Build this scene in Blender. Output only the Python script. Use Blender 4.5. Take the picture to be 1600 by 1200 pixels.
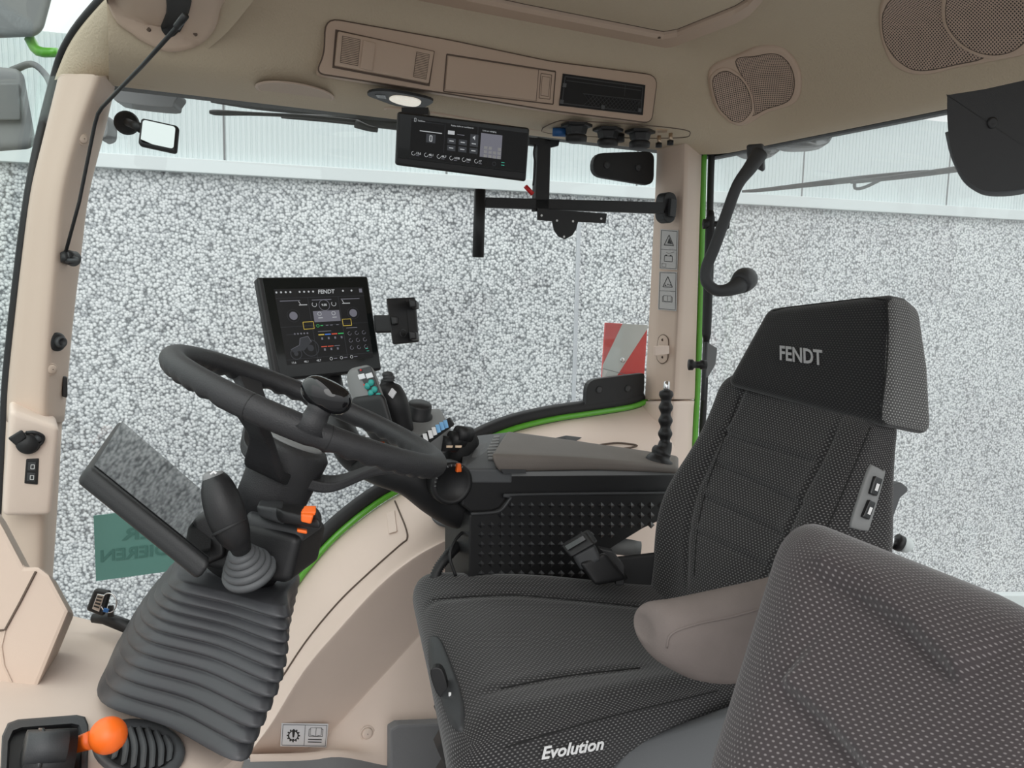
import bpy, bmesh, math, random
from math import sin, cos, tan, pi, radians, sqrt, atan2
from mathutils import Vector, Matrix
random.seed(7)
V = Vector
scene = bpy.context.scene
for o in list(bpy.data.objects): bpy.data.objects.remove(o)

# ------------------------------------------------------------------ camera
FPX = 1240.0
TH, PI_, RO = radians(27), radians(7), radians(1.2)
CAM = V((0, 0, 1.30))
F = V((sin(TH)*cos(PI_), cos(TH)*cos(PI_), -sin(PI_)))
R0 = V((cos(TH), -sin(TH), 0)); U0 = R0.cross(F)
R = R0*cos(RO)+U0*sin(RO); U = R.cross(F)
cam_d = bpy.data.cameras.new('camera'); cam = bpy.data.objects.new('camera', cam_d)
scene.collection.objects.link(cam); scene.camera = cam
cam_d.sensor_width = 36; cam_d.sensor_fit = 'HORIZONTAL'; cam_d.lens = FPX/1600*36
cam_d.clip_start = 0.02; cam_d.clip_end = 200
m = Matrix((R, U, -F)).transposed().to_4x4(); m.translation = CAM
cam.matrix_world = m

# ------------------------------------------------------------------ light
w = bpy.data.worlds.new('overcast'); scene.world = w; w.use_nodes = True
nt = w.node_tree; nt.nodes.clear()
out = nt.nodes.new('ShaderNodeOutputWorld'); bg = nt.nodes.new('ShaderNodeBackground')
tc = nt.nodes.new('ShaderNodeTexCoord'); sx = nt.nodes.new('ShaderNodeSeparateXYZ')
cr = nt.nodes.new('ShaderNodeValToRGB')
cr.color_ramp.elements[0].position = 0.0; cr.color_ramp.elements[0].color = (0.72, 0.73, 0.74, 1)
cr.color_ramp.elements[1].position = 0.9; cr.color_ramp.elements[1].color = (1.9, 1.9, 1.9, 1)
nt.links.new(tc.outputs['Generated'], sx.inputs[0]); nt.links.new(sx.outputs['Z'], cr.inputs[0])
nt.links.new(cr.outputs[0], bg.inputs['Color']); bg.inputs['Strength'].default_value = 1.15
nt.links.new(bg.outputs[0], out.inputs[0])
sd = bpy.data.lights.new('sun', 'SUN'); sd.energy = 0.9; sd.angle = radians(40); sd.color = (1, 0.985, 0.96)
so = bpy.data.objects.new('sun', sd); scene.collection.objects.link(so)
so.rotation_euler = V((0.22, 1.0, -0.62)).to_track_quat('-Z', 'Y').to_euler()
scene.view_settings.view_transform = 'Standard'; scene.view_settings.look = 'None'
scene.view_settings.gamma = 1.0; scene.view_settings.exposure = 0.02
scene.view_settings.use_curve_mapping = False

# ------------------------------------------------------------------ positions from sight lines
def ray(x, y): return F + R*((x-800)/FPX) - U*((y-600)/FPX)
def D(x, y, d): return CAM + ray(x, y)*d
def onY(Y, x, y): r = ray(x, y); return CAM + r*(Y/r.y)
def onX(X, x, y): r = ray(x, y); return CAM + r*(X/r.x)
def onZ(Z, x, y): r = ray(x, y); return CAM + r*((Z-CAM.z)/r.z)
def onP(p, n, x, y): r = ray(x, y); return CAM + r*((p-CAM).dot(n)/r.dot(n))
YS = 2.05

# ------------------------------------------------------------------ materials
def mat(name, col, rough=0.5, metal=0.0, bump=0.0, bscale=300, emit=None, estr=1.0, spec=0.5, coat=0.0, var=0.0):
    m = bpy.data.materials.new(name); m.use_nodes = True; nt = m.node_tree
    b = nt.nodes['Principled BSDF']
    b.inputs['Base Color'].default_value = (*col, 1); b.inputs['Roughness'].default_value = rough
    b.inputs['Metallic'].default_value = metal; b.inputs['Specular IOR Level'].default_value = spec
    b.inputs['Coat Weight'].default_value = coat
    if emit:
        b.inputs['Emission Color'].default_value = (*emit, 1); b.inputs['Emission Strength'].default_value = estr
    if bump or var:
        tc = nt.nodes.new('ShaderNodeTexCoord')
        if bump:
            n = nt.nodes.new('ShaderNodeTexNoise'); n.inputs['Scale'].default_value = bscale; n.inputs['Detail'].default_value = 3
            bu = nt.nodes.new('ShaderNodeBump'); bu.inputs['Strength'].default_value = bump; bu.inputs['Distance'].default_value = 0.002
            nt.links.new(tc.outputs['Object'], n.inputs['Vector']); nt.links.new(n.outputs['Fac'], bu.inputs['Height'])
            nt.links.new(bu.outputs[0], b.inputs['Normal'])
        if var:
            n2 = nt.nodes.new('ShaderNodeTexNoise'); n2.inputs['Scale'].default_value = 9; n2.inputs['Detail'].default_value = 4
            mx = nt.nodes.new('ShaderNodeMixRGB')
            mx.inputs[1].default_value = (*[c*(1-var) for c in col], 1); mx.inputs[2].default_value = (*[min(1, c*(1+var)) for c in col], 1)
            nt.links.new(tc.outputs['Object'], n2.inputs['Vector']); nt.links.new(n2.outputs['Fac'], mx.inputs[0])
            nt.links.new(mx.outputs[0], b.inputs['Base Color'])
    return m

def fabric(name, base, dot, s=0.0056, thr=0.13, rough=0.95):
    m = bpy.data.materials.new(name); m.use_nodes = True; nt = m.node_tree; b = nt.nodes['Principled BSDF']
    b.inputs['Roughness'].default_value = rough; b.inputs['Specular IOR Level'].default_value = 0.15
    b.inputs['Sheen Weight'].default_value = 0.25; b.inputs['Sheen Roughness'].default_value = 0.5
    uv = nt.nodes.new('ShaderNodeUVMap')
    def vm(op, a, v):
        n = nt.nodes.new('ShaderNodeVectorMath'); n.operation = op; nt.links.new(a, n.inputs[0])
        if v is not None: n.inputs[1].default_value = v
        return n
    sc = vm('MULTIPLY', uv.outputs[0], (1/(s*1.42), 1/(s*1.62), 0))
    ds_ = []
    for o in (0.0, 0.5):
        a = vm('ADD', sc.outputs[0], (o, o, 0)); fr = vm('FRACTION', a.outputs[0], None); ce = vm('SUBTRACT', fr.outputs[0], (.5, .5, 0))
        st = vm('MULTIPLY', ce.outputs[0], (1.0, 1.9, 0)); ds_.append(vm('LENGTH', st.outputs[0], None))
    mn = nt.nodes.new('ShaderNodeMath'); mn.operation = 'MINIMUM'
    nt.links.new(ds_[0].outputs['Value'], mn.inputs[0]); nt.links.new(ds_[1].outputs['Value'], mn.inputs[1])
    ra = nt.nodes.new('ShaderNodeValToRGB'); ra.color_ramp.elements[0].position = thr; ra.color_ramp.elements[1].position = thr+0.16
    ra.color_ramp.elements[0].color = (*dot, 1); ra.color_ramp.elements[1].color = (*base, 1)
    vo = mn; vo_out = mn.outputs[0]
    bu = nt.nodes.new('ShaderNodeBump'); bu.inputs['Strength'].default_value = 0.6; bu.inputs['Distance'].default_value = 0.0012; bu.invert = True
    nt.links.new(vo_out, ra.inputs[0]); nt.links.new(ra.outputs[0], b.inputs['Base Color'])
    nt.links.new(vo_out, bu.inputs['Height']); nt.links.new(bu.outputs[0], b.inputs['Normal'])
    return m

def grille(name, base, hole, s=0.006, thr=0.3):
    m = bpy.data.materials.new(name); m.use_nodes = True; nt = m.node_tree; b = nt.nodes['Principled BSDF']
    b.inputs['Roughness'].default_value = 0.6
    uv = nt.nodes.new('ShaderNodeUVMap'); mp = nt.nodes.new('ShaderNodeMapping')
    mp.inputs['Rotation'].default_value = (0, 0, pi/4); mp.inputs['Scale'].default_value = (1/s, 1/s, 1/s)
    vo = nt.nodes.new('ShaderNodeTexVoronoi'); vo.inputs['Scale'].default_value = 1; vo.inputs['Randomness'].default_value = 0.0
    vo.voronoi_dimensions = '2D'
    ra = nt.nodes.new('ShaderNodeValToRGB'); ra.color_ramp.elements[0].position = thr; ra.color_ramp.elements[1].position = thr+0.06
    ra.color_ramp.elements[0].color = (*hole, 1); ra.color_ramp.elements[1].color = (*base, 1)
    nt.links.new(uv.outputs[0], mp.inputs[0]); nt.links.new(mp.outputs[0], vo.inputs['Vector'])
    nt.links.new(vo.outputs['Distance'], ra.inputs[0]); nt.links.new(ra.outputs[0], b.inputs['Base Color'])
    return m

def glass(name, tint, refl=0.06, rough=0.0, haze=0.0):
    m = bpy.data.materials.new(name); m.use_nodes = True; nt = m.node_tree; nt.nodes.clear()
    o = nt.nodes.new('ShaderNodeOutputMaterial'); t = nt.nodes.new('ShaderNodeBsdfTransparent'); t.inputs[0].default_value = (*tint, 1)
    g = nt.nodes.new('ShaderNodeBsdfGlossy'); g.inputs['Roughness'].default_value = rough; g.inputs[0].default_value = (0.9, 1, 0.97, 1)
    mx = nt.nodes.new('ShaderNodeMixShader'); mx.inputs[0].default_value = refl
    nt.links.new(t.outputs[0], mx.inputs[1]); nt.links.new(g.outputs[0], mx.inputs[2])
    if haze:  # pale veil mixed into the pane, stands in for reflected light
        d = nt.nodes.new('ShaderNodeBsdfTranslucent'); d.inputs[0].default_value = (0.95, 0.97, 0.97, 1); d2 = nt.nodes.new('ShaderNodeBsdfDiffuse'); d2.inputs[0].default_value = (0.95, 0.97, 0.97, 1)
        m1 = nt.nodes.new('ShaderNodeMixShader'); m1.inputs[0].default_value = 0.5; nt.links.new(d.outputs[0], m1.inputs[1]); nt.links.new(d2.outputs[0], m1.inputs[2])
        m2 = nt.nodes.new('ShaderNodeMixShader'); m2.inputs[0].default_value = haze; nt.links.new(mx.outputs[0], m2.inputs[1]); nt.links.new(m1.outputs[0], m2.inputs[2]); mx = m2
    nt.links.new(mx.outputs[0], o.inputs[0])
    return m

def pebbles():
    m = bpy.data.materials.new('washed_pebble_concrete'); m.use_nodes = True; nt = m.node_tree; b = nt.nodes['Principled BSDF']
    b.inputs['Roughness'].default_value = 0.7
    tc = nt.nodes.new('ShaderNodeTexCoord')
    vo = nt.nodes.new('ShaderNodeTexVoronoi'); vo.inputs['Scale'].default_value = 66; vo.inputs['Randomness'].default_value = 1
    ra = nt.nodes.new('ShaderNodeValToRGB')
    e = ra.color_ramp.elements; e[0].position = 0.0; e[0].color = (0.84, 0.845, 0.855, 1); e[1].position = 0.80; e[1].color = (0.17, 0.18, 0.19, 1)
    k = e.new(0.42); k.color = (0.74, 0.76, 0.77, 1); k = e.new(0.62); k.color = (0.44, 0.46, 0.47, 1)
    hs = nt.nodes.new('ShaderNodeSeparateColor')
    rb = nt.nodes.new('ShaderNodeValToRGB'); rb.color_ramp.elements[0].color = (0.50, 0.51, 0.53, 1); rb.color_ramp.elements[1].position = 0.5; rb.color_ramp.elements[1].color = (1, 1, 1, 1)
    mu = nt.nodes.new('ShaderNodeMixRGB'); mu.blend_type = 'MULTIPLY'; mu.inputs[0].default_value = 1
    n = nt.nodes.new('ShaderNodeTexNoise'); n.inputs['Scale'].default_value = 1.2; n.inputs['Detail'].default_value = 4
    rn = nt.nodes.new('ShaderNodeValToRGB'); rn.color_ramp.elements[0].color = (0.82, 0.82, 0.83, 1); rn.color_ramp.elements[0].position = 0.3; rn.color_ramp.elements[1].position = 0.7
    mu2 = nt.nodes.new('ShaderNodeMixRGB'); mu2.blend_type = 'MULTIPLY'; mu2.inputs[0].default_value = 1
    bu = nt.nodes.new('ShaderNodeBump'); bu.inputs['Strength'].default_value = 0.7; bu.inputs['Distance'].default_value = 0.006; bu.invert = True
    L = nt.links.new
    L(tc.outputs['Object'], vo.inputs['Vector']); L(vo.outputs['Distance'], ra.inputs[0]); L(vo.outputs['Color'], hs.inputs[0])
    L(hs.outputs[0], rb.inputs[0]); L(ra.outputs[0], mu.inputs[1]); L(rb.outputs[0], mu.inputs[2])
    L(tc.outputs['Object'], n.inputs['Vector']); L(n.outputs['Fac'], rn.inputs[0]); L(mu.outputs[0], mu2.inputs[1]); L(rn.outputs[0], mu2.inputs[2])
    L(mu2.outputs[0], b.inputs['Base Color']); L(vo.outputs['Distance'], bu.inputs['Height']); L(bu.outputs[0], b.inputs['Normal'])
    return m

M = dict(
 beige=mat('beige_plastic_lit', (0.74, 0.605, 0.52), 0.55, bump=0.12, bscale=700, var=0.04),  # paler copy of the trim beige; brighter light on lower lining is in the colour
 beige_lt=mat('beige_trim', (0.60, 0.475, 0.39), 0.55, bump=0.08, bscale=700),
 head=mat('headliner_vinyl', (0.52, 0.43, 0.318), 0.75, bump=0.8, bscale=200),
 headp=mat('headliner_plastic', (0.535, 0.405, 0.315), 0.5, bump=0.08, bscale=700),
 groove=mat('panel_gap', (0.12, 0.085, 0.065), 0.8),
 black=mat('black_plastic', (0.011, 0.011, 0.012), 0.5, bump=0.15, bscale=600),
 stud=mat('studded_plastic', (0.016, 0.016, 0.018), 0.28, spec=0.8),
 rim=mat('wheel_rubber', (0.026, 0.026, 0.028), 0.52, bump=0.3, bscale=500),
 gloss=mat('gloss_black', (0.006, 0.006, 0.007), 0.06, spec=0.6),
 dark=mat('dark_grey_plastic', (0.045, 0.047, 0.05), 0.55, bump=0.2, bscale=600),
 grey=mat('grey_plastic', (0.22, 0.225, 0.225), 0.55, bump=0.1, bscale=600),
 mid=mat('mid_grey_plastic', (0.095, 0.10, 0.105), 0.5, bump=0.1, bscale=600),
 rubber=mat('bellows_rubber', (0.05, 0.051, 0.056), 0.42, bump=0.15, bscale=60, var=0.25),
 floor=mat('grey_floor_mat', (0.20, 0.20, 0.205), 0.8, bump=0.3, bscale=300),
 fab=fabric('seat_fabric', (0.028, 0.027, 0.028), (0.19, 0.187, 0.185)),
 fabh=fabric('headrest_fabric', (0.014, 0.014, 0.015), (0.06, 0.06, 0.06)),
 fabs=fabric('bolster_fabric', (0.075, 0.075, 0.075), (0.40, 0.40, 0.39)),
 fabp=fabric('instructor_seat_fabric', (0.062, 0.053, 0.055), (0.24, 0.22, 0.22), s=0.0056, thr=0.10),
 seam=mat('seam_thread', (0.012, 0.012, 0.012), 0.9),
 suede=mat('grey_brown_suede', (0.225, 0.192, 0.178), 0.95, bump=0.3, bscale=400, var=0.3, spec=0.1),
 pad=mat('brown_grey_armrest_leather', (0.165, 0.145, 0.13), 0.6, bump=0.2, bscale=400, var=0.12),
 orange=mat('orange_plastic', (0.95, 0.16, 0.015), 0.4),
 red=mat('red_paint', (0.72, 0.02, 0.02), 0.4),
 green=mat('green_paint', (0.11, 0.42, 0.03), 0.35, coat=0.5),
 white=mat('white_print', (0.80, 0.80, 0.80), 0.6),
 silver=mat('silver_print', (0.45, 0.45, 0.46), 0.45, metal=0.3),
 label=mat('white_sticker', (0.80, 0.80, 0.82), 0.5),
 labelg=mat('pale_grey_sticker', (0.50, 0.49, 0.48), 0.5),
 ink=mat('black_ink', (0.02, 0.02, 0.02), 0.6),
 chrome=mat('bright_metal', (0.75, 0.75, 0.76), 0.18, metal=1.0),
 brass=mat('brass_pin', (0.55, 0.42, 0.30), 0.35, metal=0.8),
 teal=mat('teal_rubber_button', (0.03, 0.36, 0.32), 0.5),
 blue=mat('blue_plastic', (0.03, 0.13, 0.36), 0.4),
 blue_lt=mat('light_blue_key', (0.22, 0.48, 0.80), 0.4),
 screen=mat('screen_glass', (0.008, 0.010, 0.010), 0.12, spec=0.35),
 dglass=mat('instrument_glass', (0.012, 0.013, 0.013), 0.03, spec=0.3),
 e_white=mat('lit_white', (0, 0, 0), 0.4, emit=(0.75, 0.78, 0.8), estr=0.55),
 e_grey=mat('lit_grey', (0, 0, 0), 0.4, emit=(0.26, 0.26, 0.31), estr=0.5),
 e_dim=mat('lit_dim', (0, 0, 0), 0.4, emit=(0.05, 0.055, 0.065), estr=0.5),
 e_yel=mat('lit_yellow', (0, 0, 0), 0.4, emit=(0.8, 0.6, 0.1), estr=0.6),
 e_red=mat('lit_red', (0, 0, 0), 0.4, emit=(0.85, 0.12, 0.06), estr=0.6),
 e_blue=mat('lit_blue', (0, 0, 0), 0.4, emit=(0.08, 0.25, 0.8), estr=0.7),
 e_green=mat('lit_green', (0, 0, 0), 0.4, emit=(0.05, 0.55, 0.15), estr=0.6),
 e_teal=mat('lit_teal', (0, 0, 0), 0.4, emit=(0.05, 0.5, 0.35), estr=0.8),
 lamp=mat('lamp_lens', (0.9, 0.85, 0.75), 0.2, emit=(1.0, 0.93, 0.8), estr=0.42, bump=0.8, bscale=150),
 glass_side=glass('side_glass', (0.97, 0.99, 0.985), 0.03, haze=.03), glass_rear=glass('rear_glass_hazy', (0.97, 0.99, 0.985), 0.03, haze=.15),  # rear pane: washed-out reflection put in as pale haze
 glass_front=glass('windscreen_glass', (0.93, 0.97, 0.955), 0.05),
 mirror=mat('mirror_glass', (0.55, 0.57, 0.57), 0.02, metal=1.0),
 pebble=pebbles(),
 clad=mat('corrugated_cladding', (0.58, 0.645, 0.65), 0.5),
 flash=mat('pale_metal_flashing', (0.62, 0.67, 0.675), 0.45),
 joint=mat('joint_sealant', (0.42, 0.44, 0.47), 0.7),
 seal=mat('rubber_seal', (0.012, 0.012, 0.013), 0.6),
 tsticker=mat('green_window_sticker', (0.13, 0.30, 0.26), 0.55),
 tink=mat('dark_green_ink', (0.075, 0.20, 0.17), 0.6),
 asphalt=mat('asphalt', (0.22, 0.22, 0.22), 0.9, bump=0.5, bscale=60),
 lens=mat('work_lamp_reflector', (0.16, 0.17, 0.175), 0.3, metal=0.5),
 smoke=mat('grey_mirror_housing', (0.16, 0.165, 0.17), 0.6),
 gr=grille('speaker_mesh', (0.50, 0.375, 0.30), (0.035, 0.026, 0.024), s=0.0052, thr=0.30),
 gr2=grille('fine_speaker_mesh', (0.52, 0.40, 0.31), (0.33, 0.25, 0.19), s=0.004, thr=0.25),
 slot=mat('inner_dark', (0.008, 0.008, 0.009), 0.7),
)

# ------------------------------------------------------------------ mesh collecting
C = scene.collection
WL = {}
def wloc(o): return WL.get(o.name, V((0, 0, 0))) if o else V((0, 0, 0))
def tag(o, label=None, cat=None, group=None, kind=None):
    if label: o['label'] = label
    if cat: o['category'] = cat
    if group: o['group'] = group
    if kind: o['kind'] = kind
    return o
def thing(name, label, cat, loc, group=None):
    o = bpy.data.objects.new(name, None); o.empty_display_size = 0.05; C.objects.link(o)
    o.location = V(loc); WL[o.name] = V(loc)
    return tag(o, label, cat, group)

class MB:
    def __init__(s): s.v = []; s.f = []; s.m = []; s.sm = []; s.uv = []
    def add(s, geo, m, smooth=False):
        vs, fs = geo[0], geo[1]; uv = geo[2] if len(geo) > 2 else None
        b = len(s.v); s.v += [V(v) for v in vs]
        for i, f in enumerate(fs):
            s.f.append([b+k for k in f]); s.m.append(m); s.sm.append(smooth)
            s.uv.append(uv[i] if uv else None)
        return s
    def build(s, name, parent=None, bevel=0.0, label=None, cat=None, group=None, kind=None, merge=False, fix=True):
        me = bpy.data.meshes.new(name)
        lo = V((min(v[i] for v in s.v) for i in range(3))); hi = V((max(v[i] for v in s.v) for i in range(3)))
        c = (lo+hi)/2; c.z = lo.z if parent is None else c.z
        me.from_pydata([v-c for v in s.v], [], s.f)
        names = []
        for x in s.m:
            if x not in names: names.append(x)
        for x in names: me.materials.append(M[x])
        for p, x, sm in zip(me.polygons, s.m, s.sm): p.material_index = names.index(x); p.use_smooth = sm
        if any(u for u in s.uv):
            ul = me.uv_layers.new(name='UVMap')
            for p, u in zip(me.polygons, s.uv):
                if u:
                    for li, q in zip(p.loop_indices, u): ul.data[li].uv = q
        if fix or bevel:
            bm = bmesh.new(); bm.from_mesh(me)
            if bevel:
                bmesh.ops.remove_doubles(bm, verts=bm.verts, dist=1e-6)
                es = [e for e in bm.edges if len(e.link_faces) == 2 and e.calc_face_angle(0) > 0.5]
                bmesh.ops.bevel(bm, geom=es, offset=bevel, segments=2, profile=0.6, affect='EDGES', clamp_overlap=True)
            if fix: bmesh.ops.recalc_face_normals(bm, faces=bm.faces)
            bm.to_mesh(me); bm.free()
        o = bpy.data.objects.new(name, me); C.objects.link(o)
        o.parent = parent; o.location = c - wloc(parent); WL[o.name] = c.copy()
        return tag(o, label, cat, group, kind)

def ob(name, geo, m, parent=None, smooth=False, bevel=0.0, **k):
    return MB().add(geo, m, smooth).build(name, parent, bevel, **k)

# ------------------------------------------------------------------ shapes (each returns verts, faces[, loop uvs])
def prism(pts, ext):
    n = len(pts); ext = V(ext)
    vs = [V(p) for p in pts] + [V(p)+ext for p in pts]
    fs = [list(range(n))[::-1], [n+i for i in range(n)]] + [[i, (i+1) % n, n+(i+1) % n, n+i] for i in range(n)]
    return vs, fs
def box(c, x, y, z):   # centre and half vectors
    c, x, y, z = V(c), V(x), V(y), V(z)
    return prism([c-x-y-z, c+x-y-z, c+x+y-z, c-x+y-z], z*2)
def join(*gs):
    vs, fs, uv = [], [], []
    for g in gs:
        b = len(vs); vs += list(g[0]); fs += [[b+i for i in f] for f in g[1]]
        uv += list(g[2]) if len(g) > 2 else [None]*len(g[1])
    return vs, fs, uv
def cr_(p0, p1, p2, p3, t):
    return 0.5*((2*p1)+(p2-p0)*t+(2*p0-5*p1+4*p2-p3)*t*t+(3*p1-p0-3*p2+p3)*t*t*t)
def smooth(pts, n=6, closed=False):
    out = []; N = len(pts)
    for i in range(N if closed else N-1):
        if closed: a, b, c, d = (pts[(i+k) % N] for k in (-1, 0, 1, 2))
        else:
            b, c = pts[i], pts[i+1]; a = pts[i-1] if i else b*2-c; d = pts[i+2] if i+2 < N else c*2-b
        for k in range(n): out.append(cr_(a, b, c, d, k/n))
    if not closed: out.append(pts[-1])
    return out
def skin(rings, closed=True, caps=True):
    n = len(rings[0]); vs = [V(p) for r in rings for p in r]; fs = []; uv = []
    m = n if closed else n-1
    al = [0.0]
    for j in range(1, len(rings)): al.append(al[-1]+(V(rings[j][n//3])-V(rings[j-1][n//3])).length)
    def us(r):
        u = [0.0]
        for i in range(1, n+1): u.append(u[-1]+(V(r[i % n])-V(r[i-1])).length)
        return u
    mu = us(rings[len(rings)//2])
    for j in range(len(rings)-1):
        for i in range(m):
            k = (i+1) % n
            fs.append([j*n+i, j*n+k, (j+1)*n+k, (j+1)*n+i])
            uv.append([(mu[i], al[j]), (mu[i+1], al[j]), (mu[i+1], al[j+1]), (mu[i], al[j+1])])
    if caps and closed:
        fs.append(list(range(n))[::-1]); uv.append(None); fs.append([(len(rings)-1)*n+i for i in range(n)]); uv.append(None)
    return vs, fs, uv
def loft(rings, nr=5, ns=5, caps=True, closed=True):
    rr = [smooth([V(p) for p in r], ns, closed) for r in rings]
    cols = [smooth([r[i] for r in rr], nr) for i in range(len(rr[0]))]
    return skin([[c[j] for c in cols] for j in range(len(cols[0]))], closed, caps)
def patch(rows, nr=6, nc=6): return loft(rows, nr, nc, False, False)
def frame_at(path, i, closed):
    n = len(path)
    a = path[(i-1) % n] if (closed or i > 0) else path[i]; b = path[(i+1) % n] if (closed or i < n-1) else path[i]
    return (b-a).normalized()
def tube(path, r, seg=10, closed=False, caps=True, flat=None):
    n = len(path); rs = r if isinstance(r, (list, tuple)) else [r]*n
    if len(rs) != n: rs = [rs[min(len(rs)-1, int(i/(n-1)*(len(rs)-1)))]*(1-(i/(n-1)*(len(rs)-1)) % 1)+rs[min(len(rs)-1, int(i/(n-1)*(len(rs)-1))+1)]*((i/(n-1)*(len(rs)-1)) % 1) for i in range(n)]
    t = frame_at(path, 0, closed); up = V((0, 0, 1)) if abs(t.z) < 0.9 else V((1, 0, 0))
    if flat is not None: up = V(flat)
    rings = []
    x = t.cross(up).normalized()
    for i in range(n):
        t = frame_at(path, i, closed); x = (x - t*x.dot(t)).normalized(); y = t.cross(x)
        if flat is not None: x = t.cross(V(flat)).normalized(); y = t.cross(x)
        rings.append([path[i]+(x*cos(a)+y*sin(a))*rs[i] for a in [2*pi*k/seg for k in range(seg)]])
    if closed: rings.append(rings[0])
    return skin(rings, True, caps and not closed)
def strip(path, wv, hv):
    """rectangular bar of half-vectors wv, hv swept along a path"""
    wv, hv = V(wv), V(hv)
    return skin([[p-wv-hv, p+wv-hv, p+wv+hv, p-wv+hv] for p in path])
def lathe(c, ax, prof, seg=24, caps=True):
    ax = V(ax).normalized(); h = V((0, 0, 1)) if abs(ax.z) < 0.9 else V((1, 0, 0))
    x = ax.cross(h).normalized(); y = ax.cross(x); c = V(c)
    return skin([[c+ax*z+(x*cos(2*pi*k/seg)+y*sin(2*pi*k/seg))*max(r, 1e-4) for k in range(seg)] for r, z in prof], True, caps)
def rbox(fr, bk, rad, n=8, disp=None):
    """rounded box between a front quad and a back quad (TL TR BR BL)"""
    fr = [V(p) for p in fr]; bk = [V(p) for p in bk]
    hx = sum((a[1]-a[0]).length+(a[2]-a[3]).length for a in (fr, bk))/8
    hz = sum((a[0]-a[3]).length+(a[1]-a[2]).length for a in (fr, bk))/8
    hy = sum((a-b).length for a, b in zip(fr, bk))/8
    H = V((hx, hy, hz)); rad = min(rad, hx*.999, hy*.999, hz*.999)
    def cuts(h):
        k = 4
        e = [h-rad+rad*sin(pi/2*i/k*0.5)/sin(pi/4)*1.0 for i in range(k+1)]
        e[-1] = h
        inner = [(-1+2*i/n)*(h-rad) for i in range(n+1)]
        return [-q for q in reversed(e[1:])]+inner+e[1:]
    cs = [cuts(h) for h in H]
    vd = {}; vs = []; fs = []; uv = []
    def vert(p):
        key = tuple(round(q, 6) for q in p)
        if key in vd: return vd[key]
        inner = V([max(-(h-rad), min(h-rad, q)) for q, h in zip(p, H)]); d = V(p)-inner
        q = inner+d.normalized()*rad if d.length > 1e-9 else V(p)
        a, c, b = q.x/hx, q.y/hy, q.z/hz
        def bl(Q): return (Q[3]*(1-a)/2+Q[2]*(1+a)/2)*(1-b)/2+(Q[0]*(1-a)/2+Q[1]*(1+a)/2)*(1+b)/2
        P = bl(fr)*(1-c)/2+bl(bk)*(1+c)/2
        if disp: P = P+disp(a, b, c)
        vd[key] = len(vs); vs.append(P); return vd[key]
    for ax in range(3):
        u, v_ = [i for i in range(3) if i != ax]
        for s in (-1, 1):
            for i in range(len(cs[u])-1):
                for j in range(len(cs[v_])-1):
                    q = []; t = []
                    for (ii, jj) in ((i, j), (i+1, j), (i+1, j+1), (i, j+1)):
                        p = [0, 0, 0]; p[ax] = s*H[ax]; p[u] = cs[u][ii]; p[v_] = cs[v_][jj]
                        q.append(vert(p)); t.append((p[u], p[v_]))
                    if s < 0: q.reverse(); t.reverse()
                    fs.append(q); uv.append(t)
    return vs, fs, uv
def slab(fr, ext, rad, n=4, disp=None):
    e = V(ext); return rbox(fr, [V(p)+e for p in fr], rad, n, disp)
def planequad(px, d0):
    """corners seen at four pixels as a true parallelogram: depth of first = d0"""
    r = [ray(*p) for p in px]
    A = Matrix((r[1], -r[2], r[3])).transposed()
    s = A.inverted() @ r[0]
    return [CAM+r[0]*d0, CAM+r[1]*s[0]*d0, CAM+r[2]*s[1]*d0, CAM+r[3]*s[2]*d0]
class Fr:
    """plane frame on a quad (TL TR BR BL): p(u, v) with v downwards"""
    def __init__(s, q): 
        s.q = [V(p) for p in q]; s.n = (s.q[3]-s.q[0]).cross(s.q[1]-s.q[0]).normalized()
        if s.n.dot(CAM-s.q[0]) < 0: s.n = -s.n
        s.w = (s.q[1]-s.q[0]).length; s.h = (s.q[3]-s.q[0]).length
    def p(s, u, v, o=0.0):
        a, b, c, d = s.q
        return (a*(1-u)+b*u)*(1-v)+(d*(1-u)+c*u)*v+s.n*o
    def rect(s, u0, v0, u1, v1, o=0.0004, t=0.0004):
        return prism([s.p(u0, v0, o), s.p(u1, v0, o), s.p(u1, v1, o), s.p(u0, v1, o)], s.n*t)
    def poly(s, pts, o=0.0004, t=0.0004): return prism([s.p(u, v, o) for u, v in pts], s.n*t)
    def disc(s, u, v, r, o=0.0004, t=0.0004, seg=16):
        return s.poly([(u+r/s.w*cos(2*pi*k/seg), v+r/s.h*sin(2*pi*k/seg)) for k in range(seg)], o, t)
    def line(s, pts, wd, o=0.0005):
        return join(*[s._seg(a, b, wd, o) for a, b in zip(pts[:-1], pts[1:])])
    def _seg(s, a, b, wd, o):
        A, B = s.p(*a, o), s.p(*b, o); d = (B-A).normalized(); k = d.cross(s.n)*wd/2
        return prism([A-k, B-k, B+k, A+k], s.n*0.0003)
    def ring(s, u, v, r, wd, o=0.0005, a0=0, a1=2*pi, seg=20):
        return s.line([(u+r/s.w*cos(a0+(a1-a0)*k/seg), v+r/s.h*sin(a0+(a1-a0)*k/seg)) for k in range(seg+1)], wd, o)
    def frame(s, u0, v0, u1, v1, wd, o=0.0005):
        return s.line([(u0, v0), (u1, v0), (u1, v1), (u0, v1), (u0, v0)], wd, o)
    def text(s, body, u, v, hgt, o=0.0005, bold=0.0, shear=0.0, mirror=False, ext=0.0003, align='LEFT', sx=1.0):
        ux = (s.q[1]-s.q[0]).normalized(); uy = (s.q[0]-s.q[3]).normalized()
        return text(body, s.p(u, v, o), ux*(-1 if mirror else 1)*sx, uy, hgt, s.n, bold, shear, ext, align)
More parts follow.
